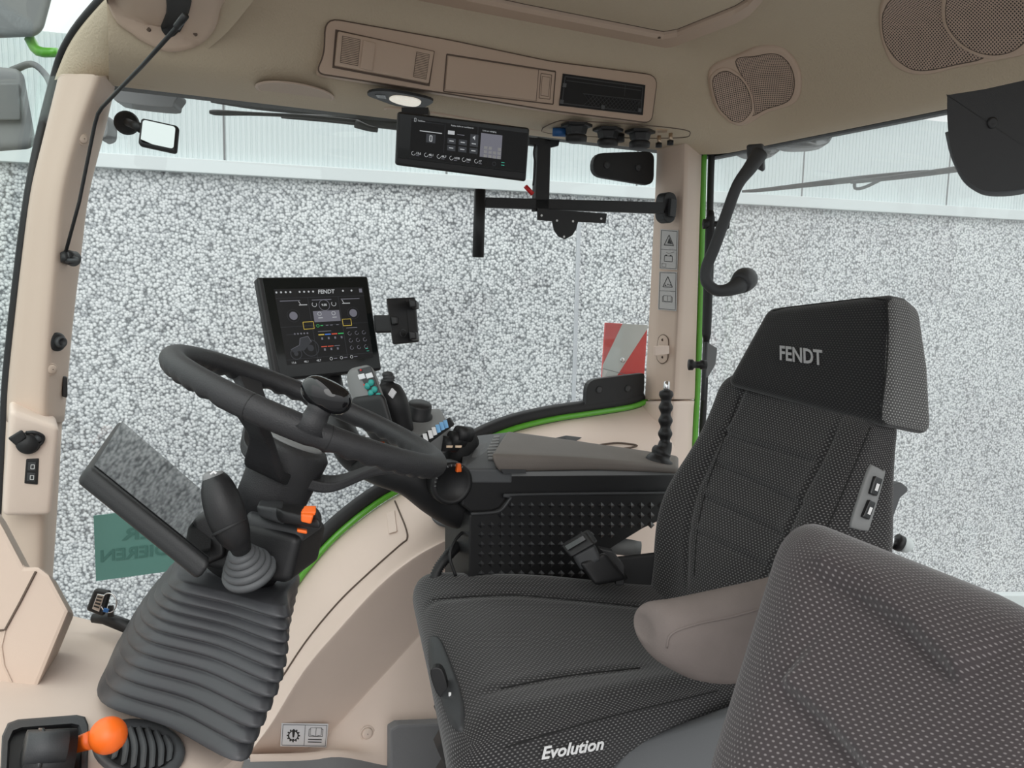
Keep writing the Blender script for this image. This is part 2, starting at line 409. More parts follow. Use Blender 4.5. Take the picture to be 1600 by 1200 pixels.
def text(body, org, ux, uy, hgt, n, bold=0.0, shear=0.0, ext=0.0003, align='LEFT'):
    cu = bpy.data.curves.new('t', 'FONT'); cu.body = body; cu.size = 1.0; cu.offset = bold; cu.shear = shear; cu.align_x = align
    cu.resolution_u = 3
    o = bpy.data.objects.new('t', cu); C.objects.link(o)
    dg = bpy.context.evaluated_depsgraph_get(); me = bpy.data.meshes.new_from_object(o.evaluated_get(dg))
    k = hgt/0.7
    base = [V(org)+V(ux)*v.co.x*k+V(uy)*v.co.y*k for v in me.vertices]; fs = [list(p.vertices) for p in me.polygons]
    bpy.data.objects.remove(o); bpy.data.curves.remove(cu); bpy.data.meshes.remove(me)
    N = len(base); vs = base+[b+V(n)*ext for b in base]
    ec = {}
    for f in fs:
        for a, b in zip(f, f[1:]+f[:1]): ec[(a, b)] = 1
    sd = [[a, b, N+b, N+a] for (a, b) in ec if (b, a) not in ec]
    return vs, [[N+i for i in f] for f in fs]+[f[::-1] for f in fs]+sd
def fil(pts, r, k=5):
    """polygon in sight lines with rounded corners"""
    out = []; n = len(pts)
    for i in range(n):
        p = V((*pts[i], 0)); a = V((*pts[i-1], 0)); b = V((*pts[(i+1) % n], 0)); rr = r[i] if isinstance(r, (list, tuple)) else r
        da, db_ = a-p, b-p; rr = min(rr, da.length*.48, db_.length*.48); A_, B_ = p+da.normalized()*rr, p+db_.normalized()*rr
        for j in range(k+1): t = j/k; q = A_*(1-t)**2+p*2*t*(1-t)+B_*t*t; out.append((q.x, q.y))
    return out
def px_of(P): v = P-CAM; d = v.dot(F); return 800+FPX*v.dot(R)/d, 600-FPX*v.dot(U)/d
def sdist(x, y, line):
    """signed distance to a polyline and position along it"""
    best = (1e9, 0, 0)
    for i, (a, b) in enumerate(zip(line[:-1], line[1:])):
        dx, dy = b[0]-a[0], b[1]-a[1]; L = dx*dx+dy*dy; t = max(0, min(1, ((x-a[0])*dx+(y-a[1])*dy)/L))
        ex, ey = x-a[0]-t*dx, y-a[1]-t*dy; d = sqrt(ex*ex+ey*ey)
        if d < best[0]: best = (d, (1 if dx*ey-dy*ex > 0 else -1), (i+t)/(len(line)-1))
    return best[0]*best[1], best[2]
def crease(P, lines):
    """lines: (polyline, groove depth, groove width, lift on the left side, lift width)"""
    x, y = px_of(P); h = 0
    for ln, dep, wd_, lift, lw in lines:
        s, t = sdist(x, y, ln); f = min(1, t/.12, (1-t)/.12) if len(ln) > 1 else 1; f = max(f, 0)
        h -= dep*math.exp(-(s/wd_)**2)*f
        if lift: h += lift*math.exp(-(abs(s)/lw)**1.5)*f/(1+math.exp(max(-30, min(30, s/(wd_*.35)))))
    return h
def ell(c, a, b, n=28): return [V(c)+V(a)*cos(2*pi*k/n)+V(b)*sin(2*pi*k/n) for k in range(n)]
from mathutils.bvhtree import BVHTree
def bvh(*geos):
    g = join(*[(x[0], x[1]) for x in geos]); return BVHTree.FromPolygons([V(v) for v in g[0]], g[1])
def hit(bt, x, y, o=0.0, fb=None):
    r = ray(x, y).normalized(); h = bt.ray_cast(CAM, r)
    if h[0] is None: return fb(x, y) if fb else None
    n = h[1] if h[1].dot(r) < 0 else -h[1]
    return h[0]+n*o
def decal(bt, outline, o, rings=5, edge=0.0, n=3, fb=None, skirt=True):
    """raised cover following a surface: outline in sight lines, height o above it; uv in metres"""
    ol = smooth([V((x, y, 0)) for x, y in outline], n, True); c = sum(ol, V((0, 0, 0)))/len(ol)
    vs, fs, uv = [], [], []; N = len(ol)
    lv = ([(1.0, -.004)] if skirt else [])+[(1.0, o-edge)]+([(1-.04, o)] if edge else [])+[(1-k/rings, o) for k in range(1, rings)]
    for s, oo in lv: vs += [hit(bt, c.x+(p.x-c.x)*s, c.y+(p.y-c.y)*s, oo, fb) for p in ol]
    vs.append(hit(bt, c.x, c.y, o, fb)); C0_ = vs[-1]
    nn = (vs[0]-C0_).cross(vs[N//4]-C0_).normalized(); ux = (vs[0]-C0_).normalized(); uy = nn.cross(ux)
    for j in range(len(lv)-1):
        for i in range(N): fs.append([j*N+i, j*N+(i+1)%N, (j+1)*N+(i+1)%N, (j+1)*N+i])
    for i in range(N): fs.append([(len(lv)-1)*N+i, (len(lv)-1)*N+(i+1)%N, len(lv)*N])
    uv = [[((vs[k]-C0_).dot(ux), (vs[k]-C0_).dot(uy)) for k in f] for f in fs]
    return vs, fs, uv
def PX(fn, pts): return [fn(x, y) for x, y in pts]
def sY(Y): return lambda x, y: onY(Y, x, y)
def sX(X): return lambda x, y: onX(X, x, y)
def sD(d): return lambda x, y: D(x, y, d)
# ================================================================== OUTSIDE
A10 = radians(10)
WD = V((cos(A10), -sin(A10), 0)); WN = V((-sin(A10), -cos(A10), 0)); WP = D(800, 446, 5.0)
def onW(x, y, off=0.0): return onP(WP+WN*off, WN, x, y)
def Wp(s, z, off=0.0): q = WP+WD*s+WN*off; return V((q.x, q.y, z))
def ws(x): return (onW(x, 300)-WP).dot(WD)
ZL = onW(600, 288).z
S0, S1 = -7.0, 10.0
ob('wall_outside', prism([Wp(S0, -1.4), Wp(S1, -1.4), Wp(S1, ZL), Wp(S0, ZL)], -WN*0.2), 'pebble', kind='structure')
g = prism([Wp(S0, ZL, .05), Wp(S1, ZL, .05), Wp(S1, ZL+.075, .05), Wp(S0, ZL+.075, .05)], -WN*0.2)
ob('trim_1', g, 'flash', kind='structure', bevel=0.004)
mb = MB(); pts = []; k = 0; s = S0; pitch = 0.028
js = [ws(x) for x in (352, 694, 990, 1246, 1480)]; step = (js[-1]-js[0])/4
jall = [js[0]+step*i for i in range(-5, 9)]
prof = []
while s < S1:
    for ds, o in ((0, 0), (.016, 0), (.018, -.0035), (.026, -.0035)): prof.append((s+ds, o))
    s += pitch
ZT = onW(100, 52).z
vs = [Wp(a, ZL+.07, b) for a, b in prof]+[Wp(a, ZT, b) for a, b in prof]; n = len(prof)
mb.add((vs, [[i, i+1, n+i+1, n+i] for i in range(n-1)]), 'clad')
mb.add(prism([Wp(S0, ZL, -.01), Wp(S1, ZL, -.01), Wp(S1, ZT, -.01), Wp(S0, ZT, -.01)], -WN*0.15), 'clad')
for j in jall: mb.add(prism([Wp(j-.005, ZL+.075, .001), Wp(j+.005, ZL+.075, .001), Wp(j+.005, ZT, .001), Wp(j-.005, ZT, .001)], WN*0.002), 'smoke')
mb.build('wall_cladding', kind='structure')
a, b = onW(905, 330), onW(893, 700)
sj = (a-WP).dot(WD)
MB().add(prism([Wp(sj-.014, -1.4, 0), Wp(sj+.014, -1.4, 0), Wp(sj+.014, ZL, 0), Wp(sj-.014, ZL, 0)], WN*0.004), 'joint').build('trim_2', kind='structure')
ob('ground', prism([V((-14, -12, -1.4)), V((16, -12, -1.4)), V((16, 14, -1.4)), V((-14, 14, -1.4))], (0, 0, -.1)), 'asphalt', kind='structure')

# ================================================================== CAB SHELL
HZ = 1.728
def path_row(Y, X, r, z, x0=0.02, y0=-0.5, nc=8, zf=None):
    p = []
    for i in range(13): p.append(V((x0+(X-r-x0)*i/12, Y, z)))
    for i in range(1, nc+1):
        a = pi/2*(1-i/nc); p.append(V((X-r+r*cos(a), Y-r+r*sin(a), z)))
    for i in range(1, 9): p.append(V((X, Y-r+(y0-Y+r)*i/8, z)))
    return p
ROWS = [(2.07, 1.765, .10, HZ+.004), (2.05, 1.745, .12, HZ), (1.95, 1.725, .14, HZ+.001), (1.875, 1.70, .18, HZ+.010), (1.835, 1.675, .20, HZ+.04), (1.815, 1.64, .20, HZ+.10), (1.80, 1.60, .20, HZ+.160),
        (1.765, 1.545, .19, 1.925), (1.71, 1.47, .17, 1.942), (1.62, 1.39, .12, 1.95), (1.3, 1.25, .1, 1.952)]
rows = [path_row(*r) for r in ROWS]
gs = loft(rows, 3, 1, False, False)
BC = bvh(gs)
ob('ceiling', gs, 'head', smooth=True, kind='structure', fix=False)
ob('ceiling_panel', prism([V((.12, -.6, 1.953)), V((1.6, -.6, 1.953)), V((1.6, 1.5, 1.953)), V((.12, 1.5, 1.953))], (0, 0, .03)), 'head', kind='structure')
ob('roof', slab([V((.05, 2.2, 2.12)), V((1.95, 2.2, 2.12)), V((1.95, -.5, 2.12)), V((.15, -.5, 2.12))], (0, 0, .06), .02), 'seal', smooth=True, kind='structure')
# roof rim outside, keeps sky light out of the cavity
ob('trim_3', join(prism([V((.02, 2.075, HZ+.005)), V((1.775, 2.075, HZ+.005)), V((1.775, 2.075, 2.12)), V((.02, 2.075, 2.12))], (0, .05, 0)),
   prism([V((1.775, -.5, HZ+.005)), V((1.775, 2.125, HZ+.005)), V((1.775, 2.125, 2.12)), V((1.775, -.5, 2.12))], (.05, 0, 0))), 'seal', kind='structure')

# roof hatch: frame lip and panel, pixels on the ceiling
ZH = 1.945
h_out = PX(lambda x, y: onZ(ZH, x, y), [(640, -14), (690, -1), (800, 22), (1010, 62), (1032, 66), (1055, 62), (1150, 25), (1172, 12), (1190, -8), (1210, -40)])
cc = V((.75, .9, ZH))
far = [V((h_out[-1].x, 0.55, ZH)), V((0.35, 0.55, ZH)), V((.33, h_out[0].y-.03, ZH))]
hp = thing('roof_hatch', 'beige roof hatch cover with raised frame set into the cab ceiling', 'hatch', cc)
def hatch_ring(d, z): 
    return [V((p.x+(cc.x-p.x)*d, p.y+(cc.y-p.y)*d, z)) for p in h_out+far]
ob('frame', skin([hatch_ring(-.02, 1.956), hatch_ring(-.02, 1.938), hatch_ring(0, 1.928), hatch_ring(.085, 1.926), hatch_ring(.10, 1.932), hatch_ring(.105, 1.950)], True, False), 'headp', hp)
ob('cover', prism(hatch_ring(.115, 1.936), (0, 0, .008)), 'head', hp)
ob('cover_gap', prism(hatch_ring(.09, 1.9385), (0, 0, .001)), 'groove', hp)
q = onZ(1.9255, 1030, 60)
ob('screw', lathe(q, (0, 0, 1), [(.004, 0), (.004, .003)], 12), 'groove', hp)

# front header above the windscreen
fr_rows = [
 [D(84, 125, 1.78), D(112, 62, 1.72), D(163, -2, 1.60), D(235, -70, 1.42), D(330, -160, 1.2)],
 [D(92, 124, 1.75), D(120, 64, 1.69), D(171, 0, 1.57), D(245, -68, 1.39), D(340, -158, 1.17)],
 [D(140, 118, 1.72), D(168, 62, 1.64), D(215, 4, 1.53), D(290, -60, 1.36), D(380, -150, 1.15)],
 [D(186, 128, 1.74), D(232, 78, 1.66), D(285, 25, 1.58), D(350, -50, 1.42), D(440, -140, 1.2)],
 [onY(2.02, 250, 138), D(300, 95, 1.68), D(355, 50, 1.62), D(430, -40, 1.5), D(520, -130, 1.3)],
]
fg = patch(fr_rows, 5, 5); mb = MB().add(fg, 'head', True); BF = bvh(fg); BCF = bvh(gs, fg)
mb.build('ceiling_front', kind='structure', fix=False)
ob('trim_4', tube(smooth([onY(2.03, -3, 840), onY(2.03, 6, 690), onY(2.03, 14, 560), onY(2.03, 46, 300), D(84, 128, 1.78), D(109, 62, 1.73), D(160, -2, 1.61), D(235, -75, 1.42), D(330, -165, 1.2)], 5), .010, 8), 'seal', smooth=True, kind='structure')

# right front pillar, upper cladding
def ring_A(y, xl, xm, xr, o=0):
    L, Mi, Rr = onY(2.0, xl, y), onY(1.955-o, xm, y), onY(2.05, xr, y)
    return [L, (L*.55+Mi*.45)+V((0, -.006, 0)), Mi+V((-.006, 0, 0)), Mi+V((.012, .012, 0)), Rr, Rr+V((-.005, .06, 0)), L+V((0, .08, 0))]
ra = [ring_A(118, 94, 150, 180), ring_A(124, 93, 148, 178), ring_A(200, 74, 121, 160), ring_A(300, 50, 95, 135), ring_A(400, 36, 84, 122), ring_A(500, 25, 75, 110), ring_A(600, 15, 68, 101), ring_A(660, 12, 65, 96)]
pa = pag = loft(ra, 4, 3); BA = bvh(pag)
pa = ob('trim_5', pag, 'beige_lt', smooth=True, kind='structure')
rb_ = [ring_A(660, 12, 65, 93), ring_A(820, 4, 60, 84), ring_A(1000, -6, 55, 72)]
ob('trim_6', loft(rb_, 3, 3), 'beige_lt', smooth=True, kind='structure')

# socket housing bulge on the pillar
fq = [onY(1.90, 16, 640), onY(1.90, 93, 668), onY(1.91, 80, 806), onY(1.91, 4, 808)]
sb = rbox(fq, [p+V((-.01, .10, .01)) for p in fq], .012, 6)
BA2 = bvh(sb)
ob('trim_7', sb, 'beige', smooth=True, kind='structure')

# rear right pillar
def ring_B(y, xl, xm, xr):
    L, Mi, Rr = onY(2.05, xl, y), onY(1.93, xm, y), onX(1.72, xr, y)
    return [L, L*.1+Mi*.9+V((-.004, .002, 0)), Mi, Mi*.85+Rr*.15+V((.004, -.004, 0)), Rr, Rr+V((.02, .05, 0)), L+V((.1, .06, 0))]
rp = [ring_B(190, 1026, 1070, 1098), ring_B(250, 1026, 1070, 1096), ring_B(420, 1018, 1064, 1091), ring_B(600, 1009, 1055, 1086), ring_B(624, 1007, 1054, 1085)]
pbg = loft(rp, 3, 2); BB = bvh(pbg)
ob('trim_8', pbg, 'beige_lt', smooth=True, kind='structure')
rp = [ring_B(627, 1005, 1054, 1085), ring_B(650, 1000, 1052, 1083), ring_B(720, 990, 1045, 1080), ring_B(800, 980, 1040, 1078)]
ob('trim_9', loft(rp, 3, 2), 'beige', smooth=True, kind='structure')

# curved sill / wheel arch lining under the side window
C0 = [(385, 1130), (400, 1060), (420, 1000), (447, 945), (482, 893), (530, 840), (590, 792), (650, 757), (720, 715), (790, 680), (860, 661), (930, 650), (985, 641), (1012, 632)]
C0 = [onY(2.045, *p) for p in C0]
C1 = [(383, 1165), (405, 1120), (440, 1055), (485, 990), (540, 925), (597, 865), (660, 815), (715, 780), (770, 752), (820, 728), (880, 700), (950, 690), (1010, 690), (1050, 690)]
C1 = [onY(1.90, *p) for p in C1]
C2 = [(385, 1182), (425, 1130), (475, 1050), (530, 985), (590, 920), (645, 875), (700, 845), (740, 830), (790, 800), (850, 770), (900, 750), (960, 735), (1010, 730), (1060, 730)]
C2 = [onY(1.84, *p) for p in C2]
C3 = [(388, 1184), (450, 1178), (508, 1150), (575, 1080), (630, 1020), (685, 960), (735, 920), (780, 890), (830, 860), (880, 830), (930, 805), (980, 790), (1030, 790), (1080, 790)]
C3 = [onY(1.885, *p) for p in C3]
C4 = [(390, 1186), (470, 1182), (520, 1176), (565, 1150), (610, 1110), (680, 1060), (740, 1000), (790, 950), (840, 920), (890, 900), (950, 880), (1000, 870), (1050, 860), (1100, 860)]
C4 = [onY(1.85, *p) for p in C4]
C5 = [(391, 1188), (480, 1184), (530, 1178), (590, 1190), (640, 1192), (720, 1150), (800, 1100), (860, 1050), (900, 1000), (940, 970), (1000, 950), (1040, 940), (1090, 930), (1140, 920)]
C5 = [onY(1.80, *p) for p in C5]
def low(c): return [V((p.x, p.y-.02, .0)) for p in c]
C6 = low(C5)
def mixr(a, b, t): return [p.lerp(q, t) for p, q in zip(a, b)]
wr = patch([C0, C1, mixr(C1, C2, .85), C2, mixr(C2, C3, .2), mixr(C2, C3, .88), C3, mixr(C3, C4, .15), C4, C5, C6], 4, 4); BR = bvh(wr)
ob('wall_right', wr, 'beige', smooth=True, kind='structure', fix=False)
# groove of the service cover
gl = [(424, 1062), (429, 1073), (440, 1060), (480, 1000), (530, 940), (580, 892), (625, 852), (636, 842), (634, 825), (622, 795), (617, 783)]
GR = []
def onS(x, y, o=0.004): return hit(BR, x, y, o, lambda x, y: onY(2.0, x, y))
ob('trim_10', tube([onS(v.x, v.y, .0005) for v in smooth([V((x, y, 0)) for x, y in gl], 8)], .0024, 6), 'groove', smooth=True, kind='structure')
q = [onS(604, 803), onS(617, 800), onS(621, 832), onS(608, 836)]
ob('trim_11', slab(q, (.004, .008, 0), .003), 'beige', smooth=True, kind='structure')

# green window frame and its rubber seal
off = V((0, .012, .012))
ob('trim_12', tube(smooth([p+V((-.003, .0, .010)) for p in C0], 4), .009, 8), 'green', smooth=True, kind='structure')
ob('trim_13', tube(smooth([p+V((-.014, .018, .027)) for p in C0], 4), .022, 8), 'seal', smooth=True, kind='structure')
ob('trim_14', tube(smooth([onY(2.06, 168, 128), onY(2.06, 400, 155), onY(2.06, 700, 190), onY(2.06, 1030, 232)], 6), .008, 6), 'seal', smooth=True, kind='structure')
# window panes
side = [onY(2.075, x, y) for x, y in [(60, 118), (180, 122), (600, 170), (1060, 225), (1060, 620), (1000, 645), (930, 655), (860, 668), (790, 688), (720, 722), (650, 765), (590, 800), (530, 848), (482, 900), (447, 950), (420, 1010), (400, 1070), (390, 1150), (90, 1150), (20, 980), (0, 700), (12, 560)]]
ob('window_1', prism(side, (0, .005, 0)), 'glass_side', kind='structure')
wsn = [onY(2.045, 2, 900), onY(2.045, 12, 560), onY(2.045, 44, 300), D(80, 128, 1.80), D(108, 62, 1.74), D(158, -4, 1.62), D(232, -75, 1.44), D(330, -170, 1.2)]
wsb = [p+V((-.28, -.45, 0)) for p in wsn]; wsc = [p+V((-.42, -1.2, 0)) for p in wsn]
wg = patch([wsn, wsb, wsc], 6, 4)
ob('window_2', (wg[0]+[v+V((-.005, .002, 0)) for v in wg[0]], wg[1]+[[i+len(wg[0]) for i in f[::-1]] for f in wg[1]]), 'glass_front', smooth=True, kind='structure', fix=False)
rear = [onX(1.80, *p) for p in [(1104, 232), (1112, 222), (1680, 95)]]
rw = [rear[0], rear[1], V((1.80, -.45, HZ)), V((1.80, -.45, .30)), V((1.80, rear[0].y, .30))]
ob('window_3', prism(rw, (.005, 0, 0)), 'glass_rear', kind='structure')
gp = [onX(1.74, *p) for p in [(1130, 216), (1110, 224), (1102, 232), (1099, 260), (1096, 420), (1090, 600), (1086, 680), (1083, 800)]]
ob('trim_15', tube(smooth(gp, 5), .010, 8), 'green', smooth=True, kind='structure')
sp = [onX(1.77, *p) for p in [(1150, 213), (1124, 220), (1114, 230), (1111, 260), (1107, 420), (1101, 600), (1097, 680), (1094, 800)]]
ob('trim_16', tube(smooth(sp, 5), .011, 8), 'seal', smooth=True, kind='structure')
# lower rear wall, floor
ob('wall_rear', prism([V((1.74, -.4, 0)), V((1.74, 2.0, 0)), V((1.74, 2.0, .30)), V((1.74, -.4, .30))], (.06, 0, 0)), 'beige', kind='structure')
ob('floor', prism([V((-.5, .1, 0)), V((1.78, .1, 0)), V((1.78, 2.04, 0)), V((-.5, 2.04, 0))], (0, 0, -.05)), 'floor', kind='structure')
fe = [onY(1.79, 604, 1131), onY(1.79, 616, 1124), onY(1.79, 700, 1121), onY(1.79, 760, 1121), onY(1.79, 760, 1260), onY(1.79, 604, 1260)]
ob('trim_17', prism(fe, (0, -.03, 0)), 'floor', kind='structure', bevel=.006)
ob('trim_18', patch([[onY(1.805, x, y) for x, y in [(340, 1190), (391, 1187), (480, 1184), (530, 1178), (590, 1190), (620, 1196)]], [onY(1.72, x, y) for x, y in [(330, 1240), (391, 1240), (480, 1240), (530, 1240), (590, 1240), (640, 1240)]]], 3, 4), 'floor', smooth=True, kind='structure', fix=False)
# ================================================================== OVERHEAD
# console panel with three compartments, on the headliner face
YP = 1.800
def oh(x, y, o=0.0): return onY(YP-o, x, y)
t = thing('overhead_console', 'long pinkish beige overhead console panel with three compartments set into the headliner', 'console', oh(770, 120))
outl = [(512, 40), (520, 29), (535, 27), (700, 62), (860, 96), (1012, 115), (1024, 124), (1026, 140), (1018, 182), (1008, 192), (860, 172), (700, 146), (510, 117), (500, 108), (508, 80)]
outl = [(509, 28), (700, 62), (860, 96), (1028, 118), (1018, 192), (860, 172), (700, 146), (494, 114), (507, 85)]
outl3 = [oh(x, y) for x, y in fil(outl, [22, 20, 20, 18, 12, 20, 20, 14, 20])]
ob('panel', prism(outl3, (0, .03, 0)), 'headp', t, bevel=.003)
ob('panel_gap', tube([p+V((0, .002, 0)) for p in outl3], .0022, 6, closed=True), 'groove', t, smooth=True)
f1 = Fr([oh(524, 46), oh(679, 80), oh(671, 135), oh(519, 106)])
r1 = f1.p(0, 0); 
vent = MB().add(f1.rect(0, 0, 1, 1, .0005, .0006), 'groove')
ve = vent.build('filter_recess', t)
lid = MB().add(slab([f1.p(.02, .06, .010), f1.p(.985, .04, .010), f1.p(.975, .95, .010), f1.p(.015, .95, .010)], -f1.n*.01, .003), 'headp', True)
lo_ = lid.build('vent_lid', t)
for u0, u1 in ((.06, .235), (.80, .94)):
    mb = MB().add(f1.rect(u0, .16, u1, .86, .0102, .0004), 'groove')
    for k in range(15):
        v0 = .18+k*.0455
        mb.add(f1.rect(u0+.005, v0, u1-.005, v0+.026, .0106, .001), 'headp')
    mb.build('vent_slats', lo_)
ob('latch', slab([f1.p(.26, .16, .014), f1.p(.385, .17, .014), f1.p(.38, .92, .014), f1.p(.255, .92, .014)], -f1.n*.006, .002), 'headp', lo_, smooth=True)
f2 = Fr([oh(698, 85), oh(868, 112), oh(864, 163), oh(693, 143)])
ob('radio_blank', join(f2.line([(0, 0), (1, 0)], .004), f2.line([(0, 1), (1, 1)], .003), f2.line([(0, 0), (0, 1)], .003), f2.line([(1, 0), (1, 1)], .003), f2.line([(.835, .03), (.835, .97)], .0015)), 'groove', t)
rb2 = ob('blank_cover', slab([f2.p(.01, .05, .003), f2.p(.83, .05, .003), f2.p(.83, .95, .003), f2.p(.01, .95, .003)], -f2.n*.003, .001), 'headp', t, smooth=True)
ob('blank_frame', join(f2.frame(.86, .12, .965, .86, .0014), f2.frame(.875, .2, .95, .78, .0008)), 'groove', t)
f3 = Fr([oh(879, 115), oh(1008, 133), oh(1004, 180), oh(873, 165)])
sb_ = MB()
dpv = V((.01, .09, .01))
q = [f3.p(0, 0, .001), f3.p(1, 0, .001), f3.p(1, 1, .001), f3.p(0, 1, .001)]
sb_.add(f3.rect(0, 0, 1, 1, .0008, .0006), 'slot')
sb_.add(join(f3.frame(.03, .08, .97, .92, .003, .0015), f3.line([(.05, .2), (.95, .2)], .002, .0015), f3.line([(.75, .1), (.75, .45)], .0015, .0015)), 'dark')
net = []
for k in range(15):
    u = .26+k*.047
    net += [f3.line([(u, .95), (min(.95, u+.13), .55)], .0012, .003), f3.line([(u+.13 if u+.13 < .95 else .95, .95), (u, .55)], .0012, .003)]
net.append(f3.line([(.25, .55), (.97, .52)], .002, .003))
sp_ = sb_.build('storage_slot', t)
ob('net', join(*net), 'dark', sp_)
for u, v in ((0.0, .82), (.48, .84), (.93, .8), (.01, .3)): ob('clip', f3.rect(u, v, u+.04, v+.12, .0025, .002), 'mid', sp_)

# oval speaker at left of the underside
def un(x, y, o=0.0): return onZ(HZ+.004-o, x, y)
t = thing('ceiling_speaker', 'flat oval beige speaker grille in the headliner above the windscreen corner', 'speaker', un(462, 144))
c = un(462, 144); a = un(522, 152)-c; b = un(470, 157)-c
a = (un(524, 153)-un(400, 134))/2; b = (un(462, 130)-un(460, 158))/2
ob('rim', skin([ell(c, a*1.0, b*1.0), ell(c-V((0, 0, .002)), a*1.0, b*1.0), ell(c-V((0, 0, .003)), a*.94, b*.92), ell(c-V((0, 0, .001)), a*.92, b*.9)], True, False), 'headp', t, smooth=True)
ring = ell(c-V((0, 0, .0018)), a*.93, b*.9)
ob('grille', (ring, [list(range(28))], [[(v.x, v.y) for v in ring]]), 'gr2', t, fix=False)

# interior lamp
t = thing('reading_lamp', 'black oval dome lamp with lit lens under the overhead console', 'lamp', un(625, 157))
def pl(pts, o=0.003): return [un(x, y, o) for x, y in pts]
hs = [un(v.x, v.y, .005) for v in smooth([V((x, y, 0)) for x, y in [(574, 149), (582, 143), (610, 143), (655, 151), (677, 158), (668, 166), (655, 169), (620, 166), (590, 156)]], 3, True)]
ob('housing', prism(hs, (0, 0, .006)), 'black', t, bevel=.001)
le = [un(v.x, v.y, .008) for v in smooth([V((x, y, 0)) for x, y in [(608, 155), (618, 151), (645, 154), (658, 160), (650, 167), (630, 165), (614, 160)]], 3, True)]
ob('lens', prism(le, (0, 0, .006)), 'lamp', t, bevel=.001)
ob('switch', prism([un(x, y, .006) for x, y in [(586, 148), (602, 149), (604, 155), (590, 153)]], (0, 0, .004)), 'gloss', t)
ob('trim_19', prism([un(x, y, .002) for x, y in [(569, 168), (577, 167), (584, 169), (577, 171)]], (0, 0, .003)), 'groove', kind='structure')

# overhead display
t = thing('overhead_display', 'wide black overhead terminal hanging under the console, showing a dark menu', 'screen', D(720, 230, 1.75))
px = [(622, 174), (828, 200), (822, 284), (618, 258)]
oq = [onP(D(720, 230, 1.78), V((-.25, -.95, -.18)).normalized(), x, y) for x, y in px]
fo = Fr(oq)
ob('housing', slab(oq, -fo.n*.03, .006), 'black', t, smooth=True)
ob('glass', slab([fo.p(.012, .03, .001), fo.p(.985, .02, .001), fo.p(.985, .84, .001), fo.p(.012, .86, .001)], -fo.n*.002, .001), 'screen', t, smooth=True)
mb = MB(); o = .0016
mb.add(fo.rect(.1, .1, .985, .82, .0011, .0002), 'slot')
mb.add(join(fo.rect(.35, .12, .352, .66, o, .0001), fo.rect(.6, .1, .602, .62, o, .0001), fo.rect(.1, .13, .34, .135, o, .0001)), 'e_dim')
mb.add(fo.rect(.215, .34, .285, .50, o, .0001), 'e_dim')
mb.add(fo.frame(.242, .37, .258, .47, .0016, o+.0002), 'e_white')
mb.add(join(fo.text('Telefoon', .145, .135, .0032, o), fo.frame(.122, .085, .134, .145, .0007, o), fo.rect(.165, .295, .33, .31, o, .0001)), 'e_white')
mb.add(fo.text('Radio, Licht en ventilatoren', .395, .145, .0032, o), 'e_white')
mb.add(fo.text('Licht en reiniging', .635, .165, .0032, o), 'e_white')
mb.add(fo.rect(.375, .23, .425, .30, o, .0001), 'e_white')
mb.add(fo.rect(.445, .28, .5, .29, o, .0001), 'e_grey')
for i in range(3):
    for j in range(2):
        u, v = (.375, .46, .545)[i], (.37, .50)[j]
        mb.add(fo.rect(u, v, u+.062, v+.10, o, .0001), 'e_dim'); mb.add(fo.rect(u+.014, v+.04, u+.046, v+.056, o+.0002, .0001), 'e_white')
mb.add(fo.rect(.545, .245, .607, .37, o, .0001), 'e_dim'); mb.add(fo.poly([(.565, .29), (.572, .29), (.582, .26), (.582, .35), (.572, .32), (.565, .32)], o+.0002, .0001), 'e_white')
mb.add(fo.rect(.625, .20, .79, .64, o, .0001), 'e_grey')
for i in range(4):
    for j in range(3):
        if (i, j) != (2, 0): mb.add(fo.rect(.655+i*.035, .435+j*.075, .68+i*.035, .49+j*.075, o+.0002, .0001), 'silver')
for i, s in enumerate(('13,6', '48,1', '48,7', '1078', '940', '17')):
    u = .115+i*.095
    mb.add(fo.text(s, u+.030, .745, .0046, o, bold=.01), 'e_white'); mb.add(fo.rect(u+.031, .765, u+.055, .775, o, .0001), 'e_grey')
    mb.add(fo.ring(u+.012, .735, .0040, .0008, o, 0, 2*pi*.75, 12), 'e_white')
mb.add(fo.ring(.74, .74, .004, .0008, o), 'e_dim'); mb.add(join(fo.rect(.795, .69, .82, .70, o, .0001), fo.rect(.795, .74, .82, .75, o, .0001)), 'e_teal')
mb.build('screen_picture', t)
ob('bracket', box(D(650, 178, 1.80), R*.03, U*.008, F*.02), 'black', t)
ob('visor_rim', tube(smooth([un(602, 172, -.004), un(612, 166, .0), un(700, 178, .0), un(830, 200, 0), un(880, 204, -.004)], 4), .006, 8), 'headp', t, smooth=True)

# black mounting rail with plate
YR = 1.93
def rl(x, y): return onY(YR, x, y)
t = thing('mounting_rail', 'black steel monitor mounting rail between the ceiling and the rear right pillar', 'bracket', rl(850, 330))
dv = V((0, .022, 0))
ob('upright', prism(PX(rl, [(841, 214), (861, 218), (858, 330), (836, 330)]), dv), 'black', t, bevel=.002)
ob('top_clamp', prism(PX(rl, [(826, 214), (875, 219), (873, 228), (862, 230), (828, 226)]), dv), 'black', t, bevel=.002)
ob('crossbar', prism(PX(rl, [(759, 308), (1044, 316), (1044, 334), (845, 327), (759, 324)]), dv), 'black', t, bevel=.002)
ob('hanging_tube', lathe(rl(750, 296), rl(747, 402)-rl(750, 296), [(.001, 0), (.0152, 0), (.0152, (rl(747, 402)-rl(750, 296)).length), (.001, (rl(747, 402)-rl(750, 296)).length)], 20), 'black', t, smooth=True)
pp = [(838, 326), (946, 334), (944, 349), (901, 347), (898, 358), (892, 368), (881, 374), (871, 370), (864, 360), (861, 346), (838, 344)]
pt = ob('plate', prism([p-V((0, .008, 0)) for p in PX(rl, pp)], (0, .004, 0)), 'black', t)
